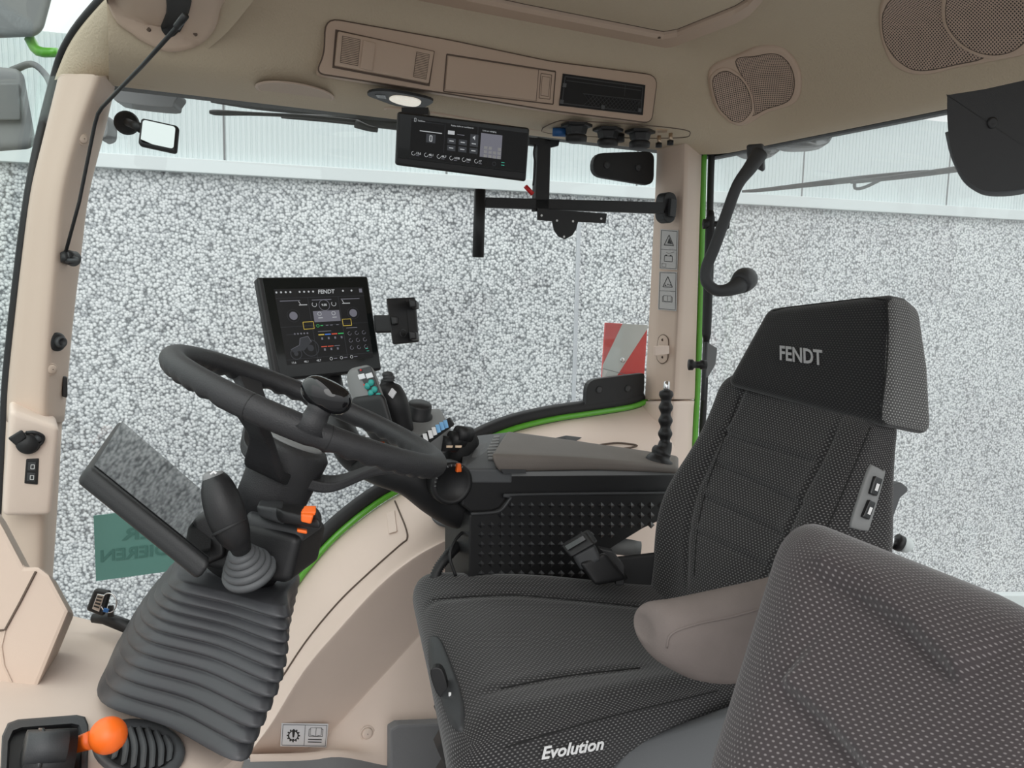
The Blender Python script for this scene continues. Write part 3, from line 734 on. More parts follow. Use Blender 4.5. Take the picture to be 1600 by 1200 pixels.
[ob('hole', lathe(rl(x, y)-V((0, .0085, 0)), (0, 1, 0), [(.0001, 0), (.0033, 0), (.0033, .001)], 10), 'white', pt) for x, y in ((844, 337), (937, 342), (868, 345), (893, 346), (879, 370))]
ep = [rl(v.x, v.y) for v in smooth([V((x, y, 0)) for x, y in [(1037, 312), (1041, 302), (1048, 300), (1055, 304), (1058, 315), (1056, 337), (1052, 346), (1045, 348), (1038, 342), (1036, 330)]], 3, True)]
ob('end_bracket', prism(ep, (0, .04, 0)), 'black', t, bevel=.003)
q = PX(rl, [(1045, 310), (1054, 312), (1052, 340), (1043, 338)])
ob('end_clamp', slab([p-V((0, .012, 0)) for p in q], (0, .014, 0), .002), 'dark', t, smooth=True)
ob('red_lever', tube([rl(821, 291), rl(832, 303)], .0065, 8), 'red', t, smooth=True, label='small red clamp lever')
ob('cable', tube(smooth([rl(836, 226), rl(834, 240), rl(836, 258), rl(833, 290)], 4), .0025, 6), 'black', t, smooth=True)

# sockets row on the underside near the corner
def uk(x, y, o=0.0): return onZ(HZ+.002-o, x, y)
pn = [uk(v.x, v.y, .002) for v in smooth([V((x, y, 0)) for x, y in [(846, 205), (870, 190), (900, 189), (1010, 196), (1070, 203), (1078, 210), (1066, 215), (1000, 216), (900, 212)]], 3, True)]
ob('trim_20', tube(pn, .0014, 6, closed=True), 'groove', kind='structure', smooth=True)
def socket(x, y, lab):
    c = uk(x, y)
    r = thing('power_socket', lab, 'socket', c, 'round sockets in the headliner')
    A = V((0, 0, -1))
    ob('flange', lathe(c, A, [(.003, -.003), (.042, -.003), (.042, .004), (.03, .006), (.026, .022)], 6), 'black', r)
    ob('body', lathe(c+V((0, 0, -.006)), A, [(.022, 0), (.024, .022), (.020, .024)], 20), 'dark', r, smooth=True)
    ob('cap', lathe(c+V((0, 0, -.026)), A, [(.001, -.001), (.027, 0), (.029, .004), (.028, .016), (.02, .019), (.001, .02)], 20), 'black', r, smooth=True)
    return r
socket(901, 196, 'black capped ceiling socket, the left one beside the blue connector')
socket(950, 203, 'black capped ceiling socket in the middle of the row of three')
socket(1000, 206, 'black capped ceiling socket at the right, next to the metal pins')
def dlathe(x, y, z, r, h): return lathe(uk(x, y)+V((0, 0, z)), (0, 0, -1), [(.0005, 0), (r, 0), (r, h), (.0005, h)], 12)
t = thing('blue_connector', 'small blue plug in the ceiling left of the capped sockets', 'connector', uk(874, 204))
ob('body', tube([uk(864, 206, .01), uk(884, 207, .012)], .012, 10), 'blue', t, smooth=True)
ob('collar', tube([uk(882, 207, .012), uk(889, 208, .012)], .009, 10), 'black', t, smooth=True)
tag(ob('round_plug', dlathe(966, 210, 0, .018, .02), 'black', smooth=True), 'small black round plug between the middle and right ceiling sockets', 'connector')
for x, y, lab in ((1011, 212, 'brass threaded pin closest to the right ceiling socket'), (1030, 212, 'brass threaded pin in the middle of the three'), (1048, 208, 'brass threaded pin farthest right, by the corner')):
    r = thing('terminal_pin', lab, 'pin', uk(x, y), 'brass pins in the ceiling')
    ob('pin', dlathe(x, y, 0, .0055, .024), 'brass', r, smooth=True)
    ob('cap', dlathe(x, y, -.020, .009, .012), 'black', r, smooth=True)
tag(ob('terminal_plate', prism([uk(x, y, .004) for x, y in ((1025, 203), (1043, 204), (1042, 208), (1027, 207))], (0, 0, .004)), 'brass'), 'small brass plate behind the threaded ceiling pins', 'plate')

# speakers on the rear header face
def rear_speaker(lab, big, sm_, plate):
    r = thing('speaker_cover', lab, 'speaker', hit(BC, *plate[0]))
    ob('rim', decal(BC, plate, .008, 6, .004, 5), 'headp', r, smooth=True, fix=False)
    ob('wide_grille_gap', tube([hit(BC, v.x, v.y, .0075) for v in smooth([V((x, y, 0)) for x, y in big], 5, True)], .0018, 6, closed=True), 'groove', r, smooth=True)
    ob('wide_grille', decal(BC, big, .0088, 6, 0, 5, skirt=False), 'gr', r, fix=False)
    c = (sum(p[0] for p in sm_)/len(sm_), sum(p[1] for p in sm_)/len(sm_))
    ob('grille_ring', decal(BC, [(c[0]+(x-c[0])*1.13, c[1]+(y-c[1])*1.13) for x, y in sm_], .013, 6, .004, 5), 'headp', r, smooth=True, fix=False)
    ob('round_grille_gap', tube([hit(BC, v.x, v.y, .0135) for v in smooth([V((x, y, 0)) for x, y in sm_], 5, True)], .0012, 6, closed=True), 'groove', r, smooth=True)
    ob('round_grille', decal(BC, sm_, .0142, 6, 0, 5, skirt=False), 'gr', r, fix=False)
rear_speaker('smaller beige double speaker grille near the rear right corner of the ceiling',
   [(1150, 92), (1180, 84), (1212, 80), (1232, 92), (1243, 115), (1243, 140), (1232, 157), (1200, 168), (1172, 178), (1172, 140)],
   [(1112, 128), (1120, 112), (1137, 107), (1158, 120), (1172, 145), (1175, 170), (1160, 186), (1142, 184), (1122, 165)],
   [(1106, 122), (1116, 100), (1150, 86), (1180, 73), (1210, 71), (1234, 82), (1251, 112), (1251, 145), (1238, 163), (1200, 175), (1165, 194), (1140, 190), (1116, 164)])
rear_speaker('larger beige double speaker grille at the top right, cut by the photo edge',
   [(1382, 40), (1384, 10), (1405, -15), (1460, -35), (1520, -30), (1560, 40), (1545, 84), (1500, 98), (1442, 108), (1410, 95), (1390, 70)],
   [(1483, 20), (1490, -30), (1530, -60), (1580, -50), (1618, -10), (1620, 40), (1595, 72), (1560, 82), (1525, 74), (1497, 52)],
   [(1375, 40), (1378, 0), (1400, -25), (1460, -50), (1530, -75), (1600, -60), (1640, -10), (1640, 45), (1610, 80), (1560, 93), (1500, 104), (1440, 116), (1400, 103), (1383, 75)])

# small plugs / buttons in the trim
def plug(x, y, fn, n, rr, lab=None, m_='beige_lt', name='trim_screw'):
    c = fn(x, y)+n*.001
    r = thing(name, lab, 'screw cap', c)
    ob('ring', lathe(c, n, [(rr*1.15, -.002), (rr*1.15, .0005), (rr*.95, .0015), (rr*.9, .0005)], 20, False), m_, r, smooth=True)
    ob('cap', lathe(c, n, [(rr*.86, -.002), (rr*.84, .003), (rr*.5, .0045), (.0005, .005)], 20), m_, r, smooth=True)
    ob('slot', lathe(c+n*.005, n, [(.0012, -.001), (.0012, .0004), (.0003, .0005)], 8), 'groove', r)
nA = V((.62, -.78, 0)).normalized()
plug(129, 217, lambda x, y: hit(BA, x, y), nA, .012, 'round beige screw cap high on the right front pillar')
plug(80, 577, lambda x, y: hit(BA, x, y), nA, .012, 'round beige screw cap on the pillar below the black knob')
c = hit(BA, 87, 534)
t = thing('threaded_knob', 'round black threaded bush low on the right front pillar', 'knob', c)
ob('base', lathe(c, nA, [(.0005, 0), (.0195, 0), (.0205, .006), (.016, .010), (.0005, .011)], 24), 'black', t, smooth=True)
ob('bush', lathe(c+nA*.009, nA, [(.0005, 0), (.012, 0), (.012, .012), (.008, .014), (.007, .008), (.0005, .008)], 20), 'dark', t, smooth=True)
# strap rod and hook
t = thing('blind_guide_rod', 'thin black guide rod running down the pillar from the ceiling corner', 'rod', D(150, 200, 1.6))
rodp = [D(283, 35, 1.30), D(222, 103, 1.45), D(160, 167, 1.62), D(153, 178, 1.63), D(148, 195, 1.64), D(124, 315, 1.66), D(101, 400, 1.69)]
ob('rod', tube(rodp, .0038, 8), 'black', t, smooth=True)
ob('rod_end', tube([D(290, 24, 1.29), D(276, 42, 1.31)], .006, 8), 'black', t, smooth=True)
t = thing('rod_hook', 'black hook holding the lower end of the guide rod on the pillar', 'hook', D(105, 403, 1.69))
ob('boss', lathe(D(107, 402, 1.71), -F, [(.0005, -.02), (.017, -.02), (.015, .006), (.010, .012), (.0005, .013)], 20), 'black', t, smooth=True)
ob('arm', tube([D(103, 407, 1.685), D(124, 407, 1.68)], .0045, 8), 'dark', t, smooth=True)
ob('tip', tube([D(116, 402, 1.69), D(124, 406, 1.68)], .004, 8), 'dark', t, smooth=True)
ob('grip', tube([D(101, 396, 1.69), D(102, 409, 1.685)], .009, 10), 'black', t, smooth=True)
# ceiling corner handle housing
cp = thing('rod_housing', 'beige moulded housing in the ceiling corner that holds the guide rod', 'housing', D(280, 40, 1.4))
ob('cover', decal(BCF, [(176, -30), (176, 25), (205, 52), (240, 72), (275, 79), (312, 68), (336, 42), (344, 10), (342, -30)], .012, 6, .004, fb=lambda x, y: D(x, y, 1.38)), 'headp', cp, smooth=True, fix=False)
ob('rod_slot', decal(BCF, [(262, -20), (259, 10), (250, 40), (262, 58), (278, 50), (292, 20), (296, -20)], .016, 4, .003, fb=lambda x, y: D(x, y, 1.36)), 'seal', cp, smooth=True, fix=False)
for x, y in ((307, 46), (232, 46)):
    ob('screw_hole', lathe(hit(BCF, x, y, .012, lambda x, y: D(x, y, 1.37)), -F, [(.0005, -.002), (.004, -.002), (.004, .002), (.0005, .002)], 12), 'groove', cp)
# ================================================================== STEERING
wd = 1.13
WC = D(484, 642, wd)
VD = ray(474, 648).normalized(); I_ = R*0.40+U*0.9165; I_ = (I_-VD*I_.dot(VD)).normalized()
WN_ = (I_*0.992-VD*0.125).normalized()   # wheel axis, tilted up and towards the driver
E1 = (R*0.9165 - U*0.40); E1 = (E1-WN_*E1.dot(WN_)).normalized(); E2 = WN_.cross(E1)
if E2.dot(F) < 0: E2 = -E2
WR = 0.1935
def wp(a, r=WR, h=0.0): return WC+E1*r*cos(a)+E2*r*sin(a)+WN_*h
wh = thing('steering_wheel', 'black steering wheel with wavy finger grips and a glossy spinner knob', 'steering wheel', WC)
rings = []; seg = 18; NR = 160
for i in range(NR+1):
    a = 2*pi*i/NR; rad = wp(a)-WC; ro = rad.normalized(); ring = []
    wav = 0.0
    for lo_, hi_ in ((100, 255), (285, 350), (10, 80)):
        dg = math.degrees(a) % 360
        if lo_ < dg < hi_: wav = min(1, (dg-lo_)/8, (hi_-dg)/8)
    for k in range(seg):
        b = 2*pi*k/seg; rr = 0.0172
        dirv = ro*cos(b)+WN_*sin(b)
        under = max(0, -sin(b))
        rr -= 0.0022*wav*under*(1+sin(a*44))
        ring.append(wp(a)+dirv*rr)
    rings.append(ring)
ob('rim', skin(rings, True, False), 'rim', wh, smooth=True)
for a0 in (263, 292):
    a = radians(a0)
    ob('rim_seam', lathe(wp(a), (-E1*sin(a)+E2*cos(a)), [(.0170, -.0008), (.0176, -.0004), (.0176, .0004), (.0170, .0008)], 18, False), 'seal', wh, smooth=True)
hubc = WC-WN_*0.115
def spoke(a0, w0, w1, m_='black'):
    a = radians(a0); tdir = (-E1*sin(a)+E2*cos(a))
    pts = [(WR-.004, -.004, w0), (WR*.86, -.016, w0*.75), (WR*.62, -.040, w0*.75), (.072, -.082, w1), (.03, -.092, w1)]
    rg = []
    for r, h, wdt in pts:
        p = wp(a, r, h); rg.append([p-tdir*wdt+WN_*.006, p+tdir*wdt+WN_*.006, p+tdir*wdt-WN_*.010, p-tdir*wdt-WN_*.010])
    cols = [smooth([r[i] for r in rg], 5) for i in range(4)]
    return skin([[c[j] for c in cols] for j in range(len(cols[0]))])
for a0, w0, w1 in ((138, .026, .035), (12, .024, .030), (262, .020, .028)):
    ob('spoke', spoke(a0, w0, w1), 'rim', wh, bevel=.003)
ob('hub', lathe(WC, -WN_, [(.0005, .048), (.046, .05), (.053, .060), (.051, .09), (.049, .12), (.0475, .165), (.0005, .166)], 32), 'rim', wh, smooth=True)
ob('hub_cap', lathe(WC-WN_*.050, WN_, [(.040, -.002), (.040, .002), (.037, .004), (.0005, .004)], 32), 'grey', wh, smooth=True, label='pale grey hub cap')
# spinner knob on the near rim
kb = D(492, 665, 1.00)
kb = wp(radians(-75), WR, .012)
kt = D(508, 615, wd-.19)
kax = (WN_*1.0+R*.05).normalized()
kn = ob('knob_stem', tube([kb-kax*.010, kb+kax*.004, kb+kax*.014, kb+kax*.026], [.024, .0155, .014, .018], 20), 'rim', wh, smooth=True)
kc = kb+kax*.036
e_a = (R*.93-U*.34-F*.1).normalized(); e_a = (e_a-kax*e_a.dot(kax)).normalized(); e_b = kax.cross(e_a)
rg = []
for i in range(13):
    ph = pi*i/12; z = -cos(ph)*.0185; s = max(.02, sin(ph)**.6)
    rg.append([kc+kax*z+e_a*(.0325*s*cos(t))+e_b*(.023*s*sin(t)) for t in [2*pi*k/28 for k in range(28)]])
ob('spinner_knob', skin(rg), 'gloss', wh, smooth=True, label='glossy black spinner knob')

# ---- column
col = thing('steering_column', 'black steering column with stalk, orange-tipped lever and ribbed rubber bellows', 'steering column', D(360, 900, 1.2))
ob('collar', lathe(WC-WN_*.160, -WN_, [(.0005, 0), (.052, 0), (.0535, .004), (.052, .03), (.058, .07), (.05, .09), (.0005, .09)], 32), 'black', col, smooth=True)
fq = [D(318, 795, 1.08), D(470, 838, 1.03), D(452, 915, 1.03), D(268, 878, 1.08)]
bq = [D(360, 770, 1.24), D(512, 815, 1.20), D(497, 880, 1.20), D(330, 850, 1.26)]
ob('housing', rbox(fq, bq, .014, 6), 'black', col, smooth=True)
ob('housing_top', rbox([D(382, 802, 1.06), D(470, 825, 1.04), D(474, 850, 1.04), D(380, 850, 1.06)], [D(400, 770, 1.2), D(505, 795, 1.17), D(505, 830, 1.17), D(400, 815, 1.2)], .012, 4), 'dark', col, smooth=True)
# lever with orange lock
lv = ob('lock_lever', rbox([D(438, 797, 1.01), D(500, 812, .99), D(502, 828, .99), D(440, 818, 1.01)], [D(403, 780, 1.09), D(498, 792, 1.04), D(500, 806, 1.04), D(405, 800, 1.09)], .007, 5), 'black', col, smooth=True)
ob('lever_root', rbox([D(400, 790, 1.04), D(444, 796, 1.02), D(446, 822, 1.02), D(404, 808, 1.04)], [D(405, 778, 1.10), D(446, 782, 1.08), D(446, 806, 1.08), D(408, 800, 1.10)], .006, 4), 'dark', lv, smooth=True)
ob('orange_lock', join(rbox([D(470, 804, .985), D(490, 806, .985), D(486, 820, .985), D(470, 816, .985)], [D(472, 794, 1.0), D(492, 794, 1.0), D(490, 806, 1.02), D(472, 804, 1.02)], .003, 3)), 'orange', lv, smooth=True, label='orange slide lock')
ob('orange_slider', rbox([D(470, 800, .99), D(494, 800, .99), D(492, 806, .99), D(470, 805, .99)], [D(476, 790, 1.0), D(494, 790, 1.0), D(493, 795, 1.02), D(476, 795, 1.02)], .002, 3), 'orange', lv, smooth=True)
ob('orange_underside', rbox([D(464, 827, 1.0), D(480, 829, 1.0), D(480, 835, 1.0), D(464, 832, 1.0)], [D(464, 824, 1.02), D(480, 826, 1.02), D(480, 831, 1.02), D(464, 830, 1.02)], .002, 3), 'orange', lv, smooth=True)
# stalk
def px_r(px, d): return px*d/FPX
def ptube(pts, seg=20, nn=5, **k):
    P_ = smooth([D(x, y, d) for x, y, d, r in pts], nn); Rr = smooth([V((px_r(r, d), 0, 0)) for x, y, d, r in pts], nn)
    return tube(P_, [max(v.x, .0004) for v in Rr], seg)
sk = ob('stalk', ptube([(333, 741, .99, 12), (335, 746, .99, 18), (340, 762, .985, 25), (347, 785, .98, 29), (356, 812, .98, 29), (366, 835, .985, 25), (374, 850, 1.0, 17), (380, 868, 1.02, 14), (386, 886, 1.03, 14)], 24, 5), 'black', col, smooth=True)
ob('stalk_button', ptube([(332, 737, .985, 2), (332, 738, .985, 13), (333, 742, .985, 16), (335, 750, .985, 17)], 24, 3), 'grey', sk, smooth=True)
ob('horn_mark', join(tube([D(329, 741, .967), D(334, 737, .967)], .0012, 6), tube([D(333, 736, .967), D(338, 740, .967)], .0014, 6)), 'white', sk)
ob('stalk_ring', ptube([(358, 821, .98, 29.0), (359, 823, .98, 29.3), (360, 825, .98, 29.0)], 24, 2), 'seal', sk, smooth=True)
bax = (U*.80-F*.55-R*.12).normalized(); bcn = D(390, 893, 1.03)
for k, (r_, h_) in enumerate(((.034, 0), (.030, .009), (.025, .017), (.0205, .025), (.0165, .032))):
    ob('boot_ring', lathe(bcn+bax*h_, bax, [(.0005, -.003), (r_, -.003), (r_+.0012, .002), (r_, .0055), (r_-.006, .0075), (.0005, .0075)], 30), 'mid', col, smooth=True)
# instrument display
dnn = V((.60, -.03, .80)).normalized(); dq = [onP(D(245, 770, 1.1), dnn, *p) for p in ((190, 659), (332, 782), (327, 873), (147, 728))]
fd = Fr(dq)
dcor = dq
dn = -fd.n*.026
outer = [fd.p(-.02, -.02), fd.p(1.02, -.02), fd.p(1.02, 1.04), fd.p(-.035, 1.05)]
ds_ = ob('instrument_display', slab(outer, dn, .010, 6), 'black', col, smooth=True)
ob('display_glass', prism([fd.p(.0, .0, .0006), fd.p(1, .0, .0006), fd.p(1, 1, .0006), fd.p(.0, 1, .0006)], fd.n*.0008), 'dglass', ds_)
ob('display_support', rbox([D(300, 812, 1.06), D(345, 790, 1.06), D(352, 870, 1.05), D(312, 888, 1.05)], [D(310, 800, 1.2), D(370, 780, 1.2), D(380, 860, 1.2), D(320, 880, 1.2)], .008, 4), 'black', col, smooth=True)
# bellows
def key(nl, nm, nr, rm, fr_, fm, fl, lm): return [D(*p) for p in (nl, nm, nr, rm, fr_, fm, fl, lm)]
K = [
 key((290, 908, 1.06), (365, 930, 1.03), (440, 945, 1.02), (456, 925, 1.12), (460, 890, 1.26), (380, 870, 1.30), (300, 860, 1.32), (272, 890, 1.20)),
 key((238, 990, 1.07), (335, 1022, 1.02), (428, 1052, 1.0), (440, 1010, 1.12), (440, 970, 1.28), (350, 935, 1.34), (255, 920, 1.38), (212, 958, 1.22)),
 key((168, 1095, 1.10), (265, 1140, 1.03), (368, 1180, .98), (405, 1130, 1.10), (420, 1060, 1.28), (320, 1010, 1.38), (215, 985, 1.45), (165, 1040, 1.28)),
]
NRIB = 11; prof = [(0, .935), (.12, .955), (.62, .995), (.80, 1.0), (.90, .985), (.94, .945)]
rings = []
def kring(t):
    out = []
    for i in range(8):
        s = smooth([k[i] for k in K], 40); x = t*(len(s)-1); j = min(int(x), len(s)-2); out.append(s[j].lerp(s[j+1], x-j))
    return out
for rI in range(NRIB):
    for u, sc in prof:
        t = (rI+u)/NRIB; r = kring(t); c = sum(r, V((0, 0, 0)))/8
        if rI == NRIB-1 and u > .7: sc = 1.0
        # squarer corners: push corner points outward
        r = [c+(p-c)*sc*(1.085 if i % 2 == 0 else .985) for i, p in enumerate(r)]
        rings.append(smooth(r, 6, True))
ob('bellows', skin(rings), 'rubber', col, smooth=True, label='ribbed dark rubber bellows')

# ================================================================== DASHBOARD at left bottom
P0, P1, P2 = D(108, 958, 1.50), D(-10, 1200, .92), D(385, 1175, 1.08)
DN = (P1-P0).cross(P2-P0).normalized(); DN = DN if DN.z > 0 else -DN
def dash(x, y, o=0.0): return onP(P0+DN*o, DN, x, y)
db = thing('dashboard', 'beige dashboard corner carrying air vents and an orange-knobbed lever below the column', 'dashboard', dash(100, 1150))
dp_ = [dash(x, y) for x, y in [(-80, 950), (108, 958), (182, 976), (250, 985), (330, 1040), (392, 1105), (398, 1130), (384, 1172), (345, 1205), (300, 1260), (-80, 1400)]]
ob('top', prism(dp_, -DN*.12+V((0, .03, 0))), 'beige', db, bevel=.012)
nb = V((-.25, -.93, .25)).normalized()
bp = D(60, 1000, 1.17)
def blk(x, y, o=0.0): return onP(bp+nb*o, nb, x, y)
ob('side_block', prism([blk(x, y) for x, y in [(-120, 640), (-10, 795), (18, 848), (38, 886), (60, 885), (77, 898), (108, 955), (45, 1106), (20, 1130), (-120, 1190)]], V((.0, .14, -.06))), 'beige_lt', db, bevel=.006)
ob('block_groove', tube([blk(x, y, .0015) for x, y in [(56, 893), (32, 940), (8, 984), (-20, 988)]], .0018, 6), 'groove', db)
ob('block_edge', tube([blk(x, y, .001) for x, y in [(8, 984), (2, 1010), (6, 1040), (20, 1070), (45, 1100)]], .0015, 6), 'beige_lt', db, smooth=True)
def vent(fn, c, a, b, n, lab, par, ns=7, tilt=0.25, name='air_vent'):
    A_, B_ = a, b; N_ = n
    r = None if par else thing(name, lab, 'air vent', c)
    bz_ = ob('bezel' if r else 'air_vent', skin([ell(c-N_*.004, A_, B_, 36), ell(c+N_*.004, A_, B_, 36), ell(c+N_*.006, A_*.92, B_*.92, 36), ell(c+N_*.001, A_*.74, B_*.74, 36), ell(c-N_*.003, A_*.72, B_*.72, 36)], True, False), 'mid', r or par, smooth=True, label=None if r else lab)
    r = r or bz_
    ob('recess', prism(ell(c+N_*.0015, A_*.745, B_*.745, 28), -N_*.002), 'slot', r)
    for k in range(ns):
        t = -0.8+1.6*k/(ns-1); h = sqrt(max(0, 1-t*t))*.70
        p = c+A_*t*.72; a_ = A_.normalized()
        s_ = smooth([p-B_*h+N_*.002, p+a_*.004+N_*.003, p+B_*h+N_*.002], 5)
        ob('slat', strip(s_, a_*.0012+N_*.0, (N_*.003+a_*.0030)), 'mid', r)
    return r
c = dash(217, 1170)
vent(dash, c, (dash(290, 1172)-dash(146, 1166))/2, (dash(213, 1125)-dash(222, 1216))/2, DN, 'oval grey air vent with curved slats beside the orange knob', db)
c = blk(-10, 1108, .002)
vent(blk, c, (blk(25, 1112)-blk(-45, 1100))/2, (blk(-10, 1068)-blk(-8, 1148))/2, nb, 'grey round air vent cut by the left edge of the photo', db)
lv = db
bz = [(3, 1150), (12, 1130), (28, 1124), (120, 1117), (133, 1120), (138, 1132), (137, 1210), (136, 1300), (-8, 1300), (0, 1210)]
def ringp(s, o): 
    cx, cy = 68, 1212
    return [dash(cx+(x-cx)*s, cy+(y-cy)*s, o) for x, y in bz]
lv = ob('lever_bezel', skin([ringp(1, -.002), ringp(1, .006), ringp(.97, .008), ringp(.86, .008), ringp(.82, .002), ringp(.8, -.002)], True, False), 'dark', lv, smooth=False)
ob('well', prism(ringp(.81, .0005), DN*.001), 'slot', lv)
ob('drum', tube([dash(34, 1190, .012), dash(112, 1186, .012)], .034, 24), 'black', lv, smooth=True)
ob('drum_band', tube([dash(52, 1189, .012), dash(60, 1188.5, .012)], .0355, 24), 'gloss', lv, smooth=True)
ob('drum_cap', tube([dash(40, 1170, .035), dash(104, 1167, .035)], .018, 24), 'dark', lv, smooth=True)
kd = 1.0
ob('handle', tube(smooth([D(105, 1168, .98), D(125, 1162, .97), D(143, 1156, .96)], 4), [.0095, .0098, .011], 20), 'orange', lv, smooth=True, label='orange handle')
bc = D(169, 1149, .95)
ob('ball_knob', lathe(bc, (bc-D(143, 1156, .96)), [(.0215*sin(pi*i/14), -.0215*cos(pi*i/14)) for i in range(15)], 24), 'orange', lv, smooth=True, label='orange ball knob')
# ignition key
t = thing('ignition_key', 'black key fob with a silver tag and ring hanging beside the dashboard', 'key', D(155, 945, 1.45))
kq = [D(146, 920, 1.40), D(172, 924, 1.40), D(160, 965, 1.40), D(132, 954, 1.40)]
ob('fob', slab(kq, F*.012, .006), 'black', t, smooth=True)
fk = Fr(kq)
ob('tag', slab([fk.p(.36, .16, .001), fk.p(.80, .16, .001), fk.p(.78, .82, .001), fk.p(.36, .80, .001)], fk.n*.002, .001), 'chrome', t, smooth=True)
ob('tag_text', join(*[fk.rect(.42+.0*i, .24+.13*i, .72, .30+.13*i, .0032, .0003) for i in range(4)]), 'ink', t)
ob('key_ring', tube([D(170, 942, 1.40)+R*.014*cos(a)-U*.017*sin(a) for a in [2*pi*k/24 for k in range(24)]], .0012, 8, closed=True), 'chrome', t, smooth=True)
ob('blue_tab', slab([D(162, 950, 1.39), D(170, 952, 1.39), D(168, 958, 1.39), D(160, 956, 1.39)], F*.003, .001), 'blue', t)
ob('key_blade', box(D(173, 955, 1.41), R*.004, U*.010, F*.003), 'black', t)
tag(ob('ignition_switch', tube([D(145, 966, 1.43), D(165, 966, 1.43), D(215, 985, 1.40)], [.008, .011, .012], 14), 'black', smooth=True), 'black ignition switch stub between dashboard and rubber bellows', 'switch')

# ================================================================== ARMREST CONSOLE
YC = 1.50
def cs(x, y, o=0.0): return onY(YC-o, x, y)
ac = thing('armrest_console', 'multifunction armrest console with leather pad, joysticks and studded black side panel', 'armrest console', cs(850, 860))
eY = V((0, .15, 0))
ob('body', prism(PX(cs, [(722, 742), (1062, 742), (1060, 775), (806, 773), (790, 792), (772, 800), (738, 802), (722, 790)]), eY), 'black', ac, bevel=.004)
topb = rbox(PX(cs, [(722, 700), (1022, 732), (1022, 744), (720, 746)]), [p+eY+V((0, 0, .0)) for p in PX(cs, [(735, 722), (1022, 734), (1022, 744), (722, 746)])], .005, 5)
ob('top_shell', rbox([cs(718, 738), cs(1062, 733), cs(1062, 743), cs(722, 746)], [p+eY for p in [cs(735, 728), cs(1062, 733), cs(1062, 743), cs(722, 746)]], .004, 5), 'grey', ac, smooth=True)
# raised control deck in front of the pad
dk = [onY(1.49, 722, 734), onY(1.49, 806, 731), onY(1.64, 790, 676), onY(1.64, 748, 676)]
dk = [cs(722, 733, .002), cs(800, 734, .002), onY(1.655, 800, 674), onY(1.655, 745, 680)]
ob('control_deck', prism([dk[0], dk[1], dk[2], dk[3], onY(1.58, 722, 702)], (0, 0, -.03)), 'mid', ac, bevel=.004)
fdk = Fr([onY(1.62, 752, 686), onY(1.62, 790, 684), onY(1.52, 790, 718), onY(1.52, 736, 718)])
fdk = Fr([dk[3], dk[2], dk[1], dk[0]])
ob('deck_display', fdk.rect(.10, .30, .34, .70, .001, .001), 'smoke', ac)
for k in range(8):
    v = .12+.085*k
    ob('deck_button', slab([fdk.p(.40+.08*abs(k-4)*.3, v, .004), fdk.p(.66, v, .004), fdk.p(.66, v+.06, .004), fdk.p(.40+.08*abs(k-4)*.3, v+.06, .004)], -fdk.n*.004, .001, 2), 'grey', ac, smooth=True)
pq = [cs(768, 704, -.01), cs(1030, 722, -.01), cs(1030, 742, -.01), cs(786, 735, -.01)]
pb = [onY(1.645, 796, 690), onY(1.645, 1030, 708), onY(1.645, 1030, 722), onY(1.645, 800, 706)]
def pdsp(a, b, c): return V((0, 0, .004*(1-a*a)+(.006 if a < 0 else 0)*max(0, -a)*c))
pq = [onY(1.485, 764, 706), onY(1.485, 1060, 730), onY(1.485, 1060, 741), onY(1.485, 778, 736)]
pb = [onY(1.66, 790, 676), onY(1.66, 1060, 712), onY(1.66, 1060, 724), onY(1.66, 795, 694)]
ob('pad', rbox(pq, pb, .012, 8, pdsp), 'pad', ac, smooth=True, label='brownish grey leather pad')
ob('pad_base', prism([onY(1.484, x, y) for x, y in ((782, 733), (822, 734), (822, 740), (787, 740))], eY*.6), 'dark', ac)
# side dial
dc = cs(707, 756, .01)
ob('dial', lathe(dc+V((0, .03, 0)), (0, -1, 0), [(.0005, 0), (.046, 0), (.046, .028), (.043, .032), (.036, .033), (.035, .030), (.0005, .030)], 36), 'black', ac, smooth=True)
for k in range(11):
    a = radians(60+12*k)
    ob('dial_mark', box(dc+V((cos(a)*.040, -.0035, sin(a)*.040)), V((cos(a), 0, sin(a)))*.002, V((-sin(a), 0, cos(a)))*.0008, (0, .0006, 0)), 'grey', ac)
ob('dial_pointer', slab([dc+V((.004, -.012, .026)), dc+V((.016, -.012, .026)), dc+V((.014, -.012, .044)), dc+V((.006, -.012, .044))], (0, .010, 0), .002), 'orange', ac, smooth=True, label='orange dial pointer')
# storage panel with pyramid studs
YQ = 1.49
def qs(x, y, o=0.0): return onY(YQ-o, x, y)
sp_pts = [(734, 806), (740, 800), (768, 799), (782, 794), (796, 776), (806, 771), (1060, 768), (1060, 800), (1004, 826), (965, 850), (935, 870), (925, 930), (733, 930)]
pn_ = ob('storage_panel', prism(PX(qs, sp_pts), (0, .14, 0)), 'black', ac, bevel=.003)
mb = MB()
for i in range(19):
    for j in range(9):
        x, y = 752+i*15.6, 790+j*15.2+ (i*.0)
        if i < 3 and j == 0 or x > 1040 or (x > 935 and y > 850) or (x > 960 and y > 835) or y > 905: continue
        if i < 2 and j < 2: continue
        h = 5.6; c = qs(x, y, .006); q = [qs(x-h, y, .0005), qs(x, y-h, .0005), qs(x+h, y, .0005), qs(x, y+h, .0005)]
        mb.add((q+[c], [[0, 1, 4], [1, 2, 4], [2, 3, 4], [3, 0, 4]]), 'stud')
mb.build('studs', pn_, kind='stuff')
ob('panel_lip', tube(smooth(PX(lambda x, y: qs(x, y, .001), [(736, 803), (768, 801), (784, 796), (798, 778), (808, 773), (1055, 770)]), 4), .0035, 8), 'dark', pn_, smooth=True)
